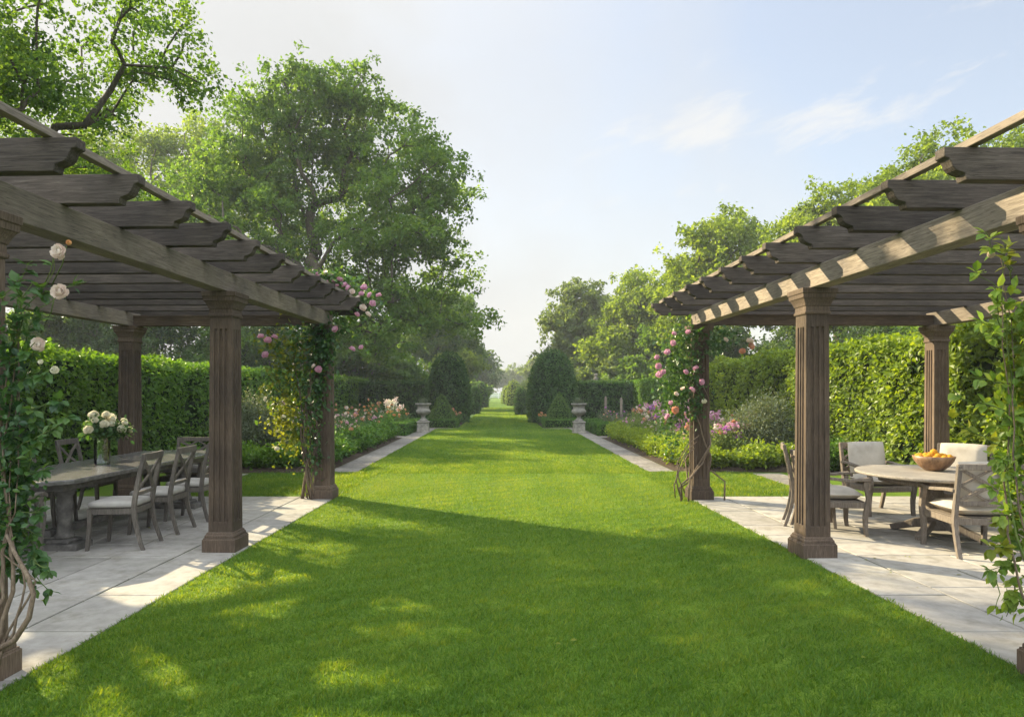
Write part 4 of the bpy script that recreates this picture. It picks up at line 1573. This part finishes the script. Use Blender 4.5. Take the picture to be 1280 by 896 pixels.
def rose_far_right(st, lv, bl, rng, nrng):
    c = (2.93, 10.24)
    f = [(2.62, 10.0), (2.66, 10.1), (3.27, 10.05), (2.72, 9.98), (2.60, 10.2)]
    for k in range(4):
        h = helix(c, .165, rng.uniform(.6, 1.2) * (1 if k % 2 else -1), .25 + .1 * k, 2.5, rng, 36, 3.4 + k * .5 if k != 2 else 5.9)
        a = Vector((*f[k], 0))
        bow = a.lerp(h[0], .5) + Vector((-.10 if k != 2 else .10, -.06, .06))
        pre = [a, a.lerp(bow, .5) + Vector((0, 0, .03)), bow]
        st.tube(pre + h, [.013 - .0002 * i for i in range(len(pre) + len(h))], 6)
    for k in range(3):                                   # loops of bare stem at the foot
        a = P(844 + k * 6, 622 - 3 * k, 9.95)
        m = P(842 + rng.uniform(-2, 8), 590 - 6 * k, 9.9)
        b = P(868 + 3 * k, 560 - 8 * k, 10.05)
        pts = [a, a.lerp(m, .5) + Vector((-.04, 0, 0)), m, m.lerp(b, .55) + Vector((-.03, -.03, .05)), b]
        st.tube(pts, [.009, .009, .008, .007, .006], 6)
    for (px, py, rx, ry, n, mt, tb) in ((850, 440, 20, 34, 420, 0, .6), (842, 480, 20, 36, 420, 0, .55), (856, 500, 18, 26, 330, 0, .4), (836, 515, 18, 26, 260, 0, .6), (866, 460, 14, 44, 260, 0, .3), (860, 418, 22, 14, 240, 0, .5),
                                        (895, 428, 20, 14, 170, 0, .3), (905, 416, 18, 8, 90, 0, .4), (840, 545, 16, 26, 130, 0, .5), (872, 510, 10, 16, 120, 0, .25)):
        cc = P(px, py, 10.1)
        leaf_cloud(lv, cc, (rx * 10.1 / F, .20, ry * 10.1 / F), n, .062, nrng, mt, tb=tb)
    for k in range(12):
        a = P(rng.uniform(850, 872), rng.uniform(420, 530), 10.1)
        b = P(rng.uniform(818, 846), rng.uniform(418, 540), rng.uniform(9.8, 10.2)) if k < 8 else P(rng.uniform(890, 940), rng.uniform(412, 446), rng.uniform(10.1, 10.5))
        sprig(st, lv, a, b, rng, nrng, .065, 0, 7, .004, .05, smat=1)
    for (px, py, kd) in ((821, 446, 'pink'), (834, 439, 'pink'), (841, 428, 'pink'), (823, 457, 'pink'), (829, 464, 'pink'), (824, 467, 'pink'), (858, 464, 'pink'), (866, 486, 'pink'), (878, 477, 'pink'), (843, 416, 'pink'),
                         (869, 459, 'pink'), (853, 485, 'blush'), (846, 492, 'blush'), (838, 503, 'pink'), (880, 501, 'white'), (908, 424, 'blush'), (940, 432, 'peach'), (928, 438, 'peach'), (938, 425, 'blush'), (845, 512, 'peach'),
                         (833, 520, 'pink'), (860, 414, 'pink')):
        bl.append((kd, P(px, py, 9.8), rng.uniform(.034, .055), None))


climber('climbing rose with pink blooms, bare stems twisting round the far column by the round table', (2.66, 10.05, 0), [M['rose_leaf'], M['yellow_leaf']], 2, rose_far_right)


def rose_near_left(st, lv, bl, rng, nrng):
    D = 3.72
    # old twisted stems from the plinth upwards
    for k in range(4):
        px0 = -26 + k * 9
        pts = [P(px0, 842 - 4 * k, 3.62), P(px0 + 12 + 9 * (k % 3), 790, 3.6), P(10 + 10 * (k % 4), 745 - 6 * k, 3.6), P(2 + 6 * (k % 3), 690, 3.62), P(6 + 6 * k, 640, 3.65), P(4 + 5 * (k % 4), 560, 3.7), P(10 + 4 * k, 470, 3.72), P(16 + 5 * k, 390, 3.75)]
        cur = []
        for i in range(len(pts) - 1):
            cur += [pts[i].lerp(pts[i + 1], t) + Vector((math.sin(i * 2.1 + k + t * 3), math.cos(i * 1.7 + k + t * 2), 0)) * .014 for t in (0, .33, .66)]
        st.tube(cur + [pts[-1]], [max(.003, (.015 if k < 2 else .009) - .0006 * i) for i in range(len(cur) + 1)], 7)
    for (x0, y0, x1, y1) in ((-6, 800, 38, 760), (38, 760, 40, 715), (40, 715, 14, 660)):
        pass
    st.tube([P(-4, 812, 3.55), P(18, 800, 3.5), (P(36, 772, 3.5)), P(42, 742, 3.5), P(33, 716, 3.52), P(20, 694, 3.55), P(8, 668, 3.6)], [.016, .015, .014, .012, .011, .010, .008], 7)
    for (px, py, rx, ry, n, tb) in ((14, 470, 18, 40, 110, .3), (20, 540, 22, 50, 190, .3), (14, 620, 22, 50, 210, .35), (26, 590, 20, 40, 110, .45), (8, 690, 18, 36, 130, .35), (24, 660, 18, 26, 70, .5), (12, 420, 12, 40, 70, .35), (-20, 560, 20, 120, 250, .3)):
        leaf_cloud(lv, P(px, py, D), (rx * D / F, .10, ry * D / F), int(n * 1.45), .050, nrng, 0, tb=tb)
    shoots = (((16, 430), (67, 318)), ((14, 440), (42, 352)), ((20, 420), (70, 372)), ((40, 372), (108, 352)), ((10, 460), (44, 428)), ((14, 400), (26, 348)), ((30, 430), (52, 395)), ((20, 520), (78, 498)), ((20, 560), (84, 520)),
              ((16, 480), (66, 462)), ((10, 600), (62, 585)), ((20, 640), (46, 690)), ((24, 660), (66, 742)), ((10, 640), (52, 640)), ((14, 700), (40, 735)), ((36, 690), (62, 712)), ((30, 600), (40, 560)), ((5, 380), (34, 330)), ((20, 500), (60, 545)))
    for (a, b) in shoots:
        sprig(st, lv, P(*a, D), P(*b, D - rng.uniform(.0, .22)), rng, nrng, .058, 0, 7, .0042, .0, tb=.5, smat=1)
    for (px, py, kd, r) in ((72, 314, 'blush', .040), (73, 364, 'blush', .040), (47, 430, 'blush', .036), (87, 304, 'bud', .024), (50, 452, 'white', .014), (68, 462, 'white', .02)):
        bl.append((kd, P(px, py, D - .12), r, (rng.uniform(-.2, .5), -1, rng.uniform(.0, .5))))
        if r > .02:
            st.tube([P(px - 4, py + 4, D - .1), P(px - 9, py + 26, D - .06), P(px - 22, py + 52, D)], [.0028, .003, .0034], 5, mat=1)


climber('climbing rose with blush blooms and thick looping stems on the nearest dining side column', (-2.78, 3.62, 0), [M['rose_leaf'], M['yellow_leaf']], 3, rose_near_left)


def rose_near_right(st, lv, bl, rng, nrng):
    D = 3.78
    for k in range(3):
        pts = [P(1296 - 5 * k, 800, 3.7), P(1278 - 4 * k, 700, 3.68), P(1272 - 6 * (k % 3), 600, 3.7), P(1268 - 5 * k, 500, 3.72), P(1262 - 3 * k, 400, 3.75), P(1258 - 4 * k, 320, 3.76)]
        cur = []
        for i in range(len(pts) - 1):
            cur += [pts[i].lerp(pts[i + 1], t) + Vector((math.sin(i * 2.1 + k + t * 3), math.cos(i * 1.7 + k + t * 2), 0)) * .045 for t in (0, .33, .66)]
        st.tube(cur + [pts[-1]], [max(.002, .0075 - .0004 * i) for i in range(len(cur) + 1)], 6, mat=k % 2)
    for (px, py, rx, ry, n, tb) in ((1266, 520, 22, 50, 150, .5), (1272, 590, 18, 50, 150, .5), (1268, 460, 18, 40, 100, .55), (1272, 660, 16, 40, 110, .45), (1272, 390, 14, 40, 70, .6), (1272, 740, 14, 34, 40, .5), (1276, 470, 20, 60, 80, .45), (1300, 560, 24, 120, 220, .5)):
        leaf_cloud(lv, P(px, py, D), (rx * D / F, .10, ry * D / F), n, .062, nrng, 0 if rng.random() < .7 else 1, tb=tb)
    shoots = (((1264, 340), (1232, 290)), ((1264, 350), (1252, 296)), ((1266, 400), (1218, 338)), ((1266, 420), (1238, 372)), ((1262, 440), (1226, 402)), ((1264, 520), (1190, 486)), ((1258, 560), (1184, 522)), ((1264, 480), (1204, 470)),
              ((1268, 600), (1240, 566)), ((1268, 620), (1238, 606)), ((1268, 650), (1240, 640)), ((1266, 680), (1236, 684)), ((1268, 700), (1238, 712)), ((1262, 690), (1244, 760)), ((1270, 720), (1258, 770)), ((1268, 560), (1242, 590)), ((1270, 640), (1246, 656)))
    for i, (a, b) in enumerate(shoots):
        sprig(st, lv, P(*a, D), P(*b, D - rng.uniform(.0, .2)), rng, nrng, .062, 1 if i % 5 == 1 else 0, 7, .0040, .0, tb=.62, smat=1)
    for (px, py, kd, r) in ((1239, 318, 'blush', .018),):
        bl.append((kd, P(px, py, D - .1), r, (-.4, -1, .3)))


climber('climbing rose with leaves brightened as if sunlit and few buds on the nearest round table side column', (3.0, 3.68, 0), [M['sunlit_leaf'], M['yellow_leaf']], 4, rose_near_right)

# vase with cream roses, fruit bowl
vx, vy, vz = -4.72, 8.05, .753
v = empty('flower_vase', (vx, vy, vz), 0, 'clear glass cylinder vase on the long dining table', 'vase')
mb = MB()
mb.lathe([(.0, .0), (.083, .0), (.086, .004), (.086, .155), (.088, .31), (.0855, .31), (.0835, .155), (.0835, .014), (0, .013)], 40, smooth=False)
mb.build('glass_wall', M['glass'], v)
bq = empty('bouquet', (vx, vy, vz + .025), 0, 'loose bouquet of cream roses in the glass vase on the long table', 'bouquet')
rng, nrng = random.Random(9), np.random.default_rng(9)
st, lv = MB(), MB()
for k in range(26):
    a = rng.uniform(0, 6.28)
    q = math.sqrt(rng.random())
    tip = Vector((math.cos(a) * q * .34, math.sin(a) * q * .30, .36 + .18 * (1 - q * q) + rng.uniform(-.05, .05)))
    b = Vector((-math.cos(a) * .05, -math.sin(a) * .05, 0))
    m = Vector((math.cos(a) * q * .06, math.sin(a) * q * .06, .26))
    st.tube([b, m, m.lerp(tip, .5) + Vector((0, 0, .02)), tip], .0035, 5)
    leaf_cloud(lv, m.lerp(tip, .72), (.09, .09, .08), 34, .06, nrng)
    leaf_cloud(lv, b.lerp(m, .6), (.05, .05, .10), 9, .05, nrng)
    if k < 20:
        bloom(bq, 'white', tip + Vector((0, -.02, .01)), rng.uniform(.036, .055), rng, (math.cos(a) * q * .8, math.sin(a) * q * .8 - .5, .7))
st.build('stem', M['green_stem'], bq)
lv.build('foliage', M['rose_leaf'], bq)

bx, by, bz = 4.88, 7.72, .714
mb = MB()
mb.lathe([(0, 0), (.08, 0), (.10, .012), (.15, .05), (.195, .11), (.215, .165), (.207, .168), (.185, .115), (.14, .06), (.09, .028), (0, .022)], 36)
M['bowl'] = grain_mat('bowl_wood', [(.13, .07, .038), (.25, .145, .08), (.34, .215, .125)], 'Z', 5, 3, rough=.45, spec=.4, bump=.1)
o = mb.build('fruit_bowl', M['bowl'], None, loc=(bx, by, bz))
tag(o, 'round turned wooden bowl on the round table', 'bowl')
mb = MB()
mb.lathe([(.0, -.036), (.018, -.033), (.033, -.018), (.038, 0), (.034, .018), (.02, .032), (.004, .034), (0, .031)], 14)
fm = mb.mesh('orange_fruit', M['fruit'])
spots = [(math.cos(a) * q, math.sin(a) * q, z) for q, z, n, p in ((.10, .095, 8, 0), (.155, .15, 11, .3), (.075, .165, 6, .5), (0, .13, 1, 0), (.03, .205, 2, 1)) for a in [p + 6.283 * i / n for i in range(n)]]
for (x, y, z) in spots:
    o = bpy.data.objects.new('orange_fruit', fm)
    COL.objects.link(o)
    o.location = (bx + x, by + y, bz + z)
    o.rotation_euler = (rng.uniform(0, 3), rng.uniform(0, 3), 0)
    tag(o, 'small ripe orange heaped in the wooden bowl', 'fruit', 'oranges in the wooden bowl')

# ------------------------------------------------------------------ urns
def urn(x, y, label, seed):
    root = empty('stone_urn', (x, y, 0), 0, label, 'urn')
    mb = MB()
    mb.square([(0, .25), (.06, .25), (.065, .225), (.40, .215), (.405, .24), (.44, .245), (.46, .235)])
    mb.build('pedestal', M['urn'], root, .008)
    mb = MB()
    mb.lathe([(.18, .46), (.19, .49), (.15, .52), (.085, .58), (.07, .63), (.085, .67), (.13, .70)], 24)
    mb.build('stem', M['urn'], root)
    mb = MB()
    mb.lathe([(.10, .695), (.16, .71), (.25, .76), (.29, .83), (.285, .885), (.245, .925), (.225, .96), (.225, 1.04), (.25, 1.075), (.30, 1.10), (.315, 1.13), (.31, 1.165), (.27, 1.165), (.24, 1.10), (0, 1.09)], 32)
    mb.build('bowl', M['urn'], root)
    return root


urn(-3.12, 26.9, 'weathered stone urn on a pedestal at the lawn edge, dining table side', 1)
urn(2.98, 26.6, 'weathered stone urn on a pedestal at the lawn edge, round table side', 2)
for (x, y, s, lab) in ((-3.12, 26.9, 5, 'thin green shoots growing in the dining side stone urn'), (2.98, 26.6, 6, 'thin green shoots growing in the round table side stone urn')):
    nr = np.random.default_rng(s)
    mb = MB()
    n = 160
    p = nr.normal(0, .07, (n, 3)) * np.array([1, 1, 0])
    mb.scatter((BLADE[0] * np.array([1.2, 1, 1]), BLADE[1]), p, rnd_dirs(nr, n) * .5 + np.array([0, 0, 1.1]), rnd_dirs(nr, n), nr.uniform(.12, .36, n), nr.random(n))
    tag(mb.build('urn_plant', M['grey_leaf'], None, loc=(x, y, 1.09)), lab, 'plant')

# ------------------------------------------------------------------ border plants
def mound(name, h, r, mat, leaf, n, seed, airy=.25, stems=14, tmpl=LEAF4, upright=.3):
    """leafy herbaceous clump; returns an unplaced root"""
    rng, nr = random.Random(seed), np.random.default_rng(seed)
    root = empty(name, (0, 0, 0))
    st = MB()
    tips = []
    for k in range(stems):
        a = rng.uniform(0, 6.28)
        q = math.sqrt(rng.random())
        tip = Vector((math.cos(a) * q * r, math.sin(a) * q * r, h * (1 - .45 * q * q) * rng.uniform(.8, 1.12)))
        st.tube([Vector((tip.x * .15, tip.y * .15, -.01)), Vector((tip.x * .5, tip.y * .5, tip.z * .55)), tip], [.008, .006, .003], 4)
        tips.append(tip)
    st.build('stem', M['green_stem'], root)
    per = n // stems
    lv = MB()
    for tip in tips:
        t = nr.random(per) ** .6
        base = np.array([tip.x * .15, tip.y * .15, 0])
        p = base + (np.array(tip) - base) * t[:, None] + nr.normal(0, 1, (per, 3)) * r * airy * np.array([1, 1, .6])
        p[:, 2] = np.maximum(p[:, 2], .03)
        up = rnd_dirs(nr, per) * .7 + np.array([0, 0, .9])
        fw = rnd_dirs(nr, per) + np.array([0, 0, upright])
        lv.scatter(tmpl, p, fw, up, leaf * nr.uniform(.6, 1.3, per), np.clip(.3 + .35 * t + nr.normal(0, .15, per) + rng.gauss(0, .06), 0, 1))
    lv.build('foliage', mat, root)
    return root, tips, rng


def place(proto, x, y, rng, s=1.0, first=False):
    o = proto if first else copy_tree(proto)
    o.location = (x, y, .05)
    o.rotation_euler = (0, 0, rng.uniform(0, 6.28))
    k = s * rng.uniform(.88, 1.14)
    o.scale = (k * rng.uniform(.92, 1.1), k * rng.uniform(.92, 1.1), k * rng.uniform(.9, 1.12))
    return o


def planting(make, spots, label, cat, group, seed, scale=1.0):
    rng = random.Random(seed)
    pr = [make(seed), make(seed + 50)]
    used = [False, False]
    for i, (x, y) in enumerate(spots):
        k = i % 2
        o = place(pr[k], x, y, rng, scale, not used[k])
        used[k] = True
        tag(o, label, cat, group)
    for k in (0, 1):
        if not used[k]:
            for ch in list(pr[k].children):
                bpy.data.objects.remove(ch)
            bpy.data.objects.remove(pr[k])


def mk_mound(mat, h=.42, r=.36, leaf=.07, n=1500):
    return lambda s: mound('edging_plant', h, r, M[mat], leaf, n, s, .22, 16)[0]


def mk_rose(kinds, h=.85, r=.42, nb=9, mat='rose_leaf', br=(.035, .06), name='rose_bush', leaf=.062, n=1300):
    def f(s):
        root, tips, rng = mound(name, h, r, M[mat], leaf, n, s, .24, 14)
        for tp in sorted(tips, key=lambda t: -t.z)[:nb]:
            bloom(root, rng.choice(kinds), tp + Vector((rng.uniform(-.06, .06), rng.uniform(-.06, .06), rng.uniform(.0, .07))), rng.uniform(*br), rng)
        return root
    return f


def mk_spire(kinds, h=1.05, name='phlox_plant', mat='rose_leaf', nb=6):
    def f(s):
        root, tips, rng = mound(name, h * .72, .26, M[mat], .08, 700, s, .22, 9, upright=.6)
        nr = np.random.default_rng(s)
        for tp in tips[:nb]:
            mb = MB()
            n = 46
            top = Vector((tp.x * 1.1, tp.y * 1.1, tp.z + h * .22))
            p = nr.normal(0, .045, (n, 3)) * np.array([1, 1, .9]) + np.array(top)
            mb.scatter(LEAF4, p, rnd_dirs(nr, n), rnd_dirs(nr, n) + np.array([0, 0, .8]), .075, nr.random(n))
            mb.build('flower_head', M['pet_' + rng.choice(kinds)], root)
        return root
    return f


def rows(xs, ys, jit, seed):
    r = random.Random(seed)
    return [(x + r.uniform(-jit, jit), y + r.uniform(-jit, jit)) for y in ys for x in xs]


fr = lambda a, b, n: [a + (b - a) * i / (n - 1) for i in range(n)]
DS, RS = 'dining side border', 'round table side border'
planting(mk_mound('box', .50, .40, .075, 1900), rows([-3.92], fr(14.0, 23.5, 14), .06, 1), 'rounded fresh green edging plant in the row along the stone path, ' + DS, 'plant', 'green edging plants, ' + DS, 400)
planting(mk_mound('hedge', .42, .42, .085, 1700), rows(fr(-6.6, -4.4, 5), [13.95], .10, 2), 'leafy green low plant at the grass end of the ' + DS, 'plant', 'low plants at the grass end, ' + DS, 402)
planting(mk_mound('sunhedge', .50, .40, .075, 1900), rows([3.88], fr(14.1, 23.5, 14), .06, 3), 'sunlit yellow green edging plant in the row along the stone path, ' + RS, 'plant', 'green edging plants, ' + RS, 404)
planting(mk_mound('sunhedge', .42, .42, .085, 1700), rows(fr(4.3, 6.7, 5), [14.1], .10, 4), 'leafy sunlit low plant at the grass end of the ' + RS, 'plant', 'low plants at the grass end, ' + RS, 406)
planting(mk_rose(['pink', 'blush', 'peach']), rows([-4.5, -5.1], fr(16.6, 23.3, 7), .22, 5), 'rose bush with pink and peach blooms behind the edging plants, ' + DS, 'rose bush', 'rose bushes, ' + DS, 410)
planting(mk_rose(['peach', 'orange', 'peach'], .95), rows([-4.4, -5.2, -6.0], [25.9, 27.4, 28.8], .25, 6), 'rose bush crowded with peach blooms near the dining side stone urn', 'rose bush', 'peach rose bushes near the urn', 412)
planting(mk_rose(['pink', 'blush'], 1.05, .5, 10, 'rose_leaf', (.035, .06)), rows([-6.1], fr(17.2, 23.2, 6), .3, 7), 'tall pink flowered rose bush against the hedge, ' + DS, 'rose bush', 'tall rose bushes, ' + DS, 414)
planting(mk_rose(['pink', 'peach', 'blush'], .85, .45, 9, 'pale', (.035, .065)), rows([4.5, 5.15], fr(14.9, 23.3, 9), .22, 8), 'rose bush with pink and peach blooms behind the edging plants, ' + RS, 'rose bush', 'rose bushes, ' + RS, 416)
planting(mk_spire(['pink', 'pink', 'purple']), rows([5.0, 5.7], fr(15.2, 22.8, 6), .35, 9), 'upright plant with pink and purple flower heads amid roses, ' + RS, 'flowering plant', 'phlox plants, ' + RS, 418)
planting(mk_rose(['peach', 'pink'], 1.05, .5, 9, 'pale', (.035, .06)), rows([6.3], fr(17.0, 23.2, 6), .25, 10), 'tall rose bush against the sunlit hedge, ' + RS, 'rose bush', 'tall rose bushes, ' + RS, 420)
planting(mk_rose(['peach', 'purple'], .8, .45, 6, 'grey_leaf', (.03, .045)), rows([4.6, 5.5, 6.3], [25.9, 27.3, 28.8], .25, 11), 'dusky grey green flowering clump near the round table side stone urn', 'flowering plant', 'dusky clumps near the urn', 422)
planting(mk_spire(['blush', 'white'], 1.15, 'tall_grass', 'grey_leaf', 7), [(-4.5, 28.7), (-4.9, 29.1)], 'pale feathery tall plant rising beside the dining side stone urn', 'tall plant', 'pale feathery plants', 424)
planting(mk_rose(['peach', 'orange'], .5, .3, 7, 'rose_leaf', (.05, .08)), [(-2.35, 33.6), (-2.4, 34.6)], 'low peach flowered clump by the lawn edge beneath the dining side domed yew', 'flowering plant', 'peach clumps under the domed yew, ' + DS, 426)
planting(mk_rose(['peach', 'orange'], .5, .3, 7, 'rose_leaf', (.05, .08)), [(2.15, 33.4), (2.0, 34.4), (1.95, 38.5)], 'low peach flowered clump by the lawn edge beneath the round table side domed yew', 'flowering plant', 'peach clumps under the domed yew, ' + RS, 428)


def grey_shrub(x, y, h, r, label, seed, mat='grey_leaf', n=16000, leaf=.05):
    root, tips, rng = mound('grey_shrub', h, r, M[mat], leaf, n, seed, .20, 60, upright=.7)
    root.location = (x, y, .03)
    tag(root, label, 'shrub')


grey_shrub(-5.55, 15.2, 1.42, .78, 'big fine leaved grey green shrub in the dining side border, close to the pergola', 440)
grey_shrub(5.95, 15.4, 1.45, .80, 'big fine leaved grey green shrub in the round table side border, before the hedge', 441)
grey_shrub(6.55, 13.75, .62, .45, 'small bright bushy plant at the foot of the sunlit hedge', 442, 'box', 4500, .06)

# garden stakes with finials, beyond the round table side border
for (px, py, Y, h, lab) in ((757, 500, 30.9, 1.42, 'weathered wooden stake with pointed top in front of the dark hedge, left one'), (776.5, 502, 31.2, 1.36, 'weathered wooden stake with pointed top in front of the dark hedge, right one')):
    mb = MB()
    mb.square([(0, .05), (h - .14, .05), (h - .13, .06), (h - .10, .06), (h - .09, .035), (h - .05, .05), (h, .006)])
    o = mb.build('garden_stake', M['beam'], None, .004, loc=(P(px, py, Y).x, Y, 0))
    tag(o, lab, 'stake')
mb = MB()
mb.square([(0, .10), (2.36, .10), (2.37, .13), (2.43, .13), (2.44, .07), (2.56, .065), (2.60, .11), (2.66, .11), (2.70, .03)])
tag(mb.build('stone_finial', M['urn'], None, .01, loc=(P(745, 470, 40.5).x, 40.5, 0)), 'pale stone finial post peeking over the dark hedge', 'finial')

# small white gate where the avenue ends
g = empty('white_gate', (-1.0, 172, 0), 0, 'tiny white gate closing the far end of the lawn', 'gate')
for x in (-2.2, 0, 2.2):
    mb = MB()
    mb.box(x - .1, x + .1, -.1, .1, -.05, 1.5)
    mb.build('post', M['white_paint'], g)
for z in (.4, .8, 1.2):
    mb = MB()
    mb.box(-2.09, -.11, -.04, .04, z, z + .16)
    mb.box(.11, 2.09, -.04, .04, z, z + .16)
    mb.build('rail', M['white_paint'], g)

# fallen leaves on the paving
rng = random.Random(77)
lm = MB()
lm.scatter(LEAF8, np.zeros((1, 3)), np.array([[0, 1., 0]]), np.array([[0, 0, 1.]]), .05, .6)
fl = lm.mesh('fallen_leaf', M['yellow_leaf'])
for (x, y, z) in [(rng.uniform(3.2, 4.6), rng.uniform(4.2, 7), .02) for k in range(9)] + [(rng.uniform(-4.2, -2.9), rng.uniform(4.2, 9), .02) for k in range(9)] + [(rng.uniform(-2, 2.4), rng.uniform(3.8, 8), .034) for k in range(7)]:
    o = bpy.data.objects.new('fallen_leaf', fl)
    COL.objects.link(o)
    o.location = (x, y, z)
    o.rotation_euler = (rng.uniform(-.3, .3), rng.uniform(-.3, .3), rng.uniform(0, 6.28))
    o.scale = (rng.uniform(.5, .9),) * 3
    tag(o, 'small fallen yellow leaf lying flat on the ground', 'leaf', 'fallen leaves')

# ------------------------------------------------------------------ haze
mb = MB()
mb.box(-120, 120, -6, 240, -1.1, 26)
m_, nt, N, L = new_mat('haze_air')
o_ = N('ShaderNodeOutputMaterial')
v_ = N('ShaderNodeVolumePrincipled')
v_.inputs['Color'].default_value = (.93, .95, .96, 1)
v_.inputs['Density'].default_value = .0010
v_.inputs['Anisotropy'].default_value = .0
L(v_.outputs[0], o_.inputs['Volume'])
hz = mb.build('haze', m_)
hz['kind'] = 'stuff'
hz['label'] = 'thin pale air over the garden'
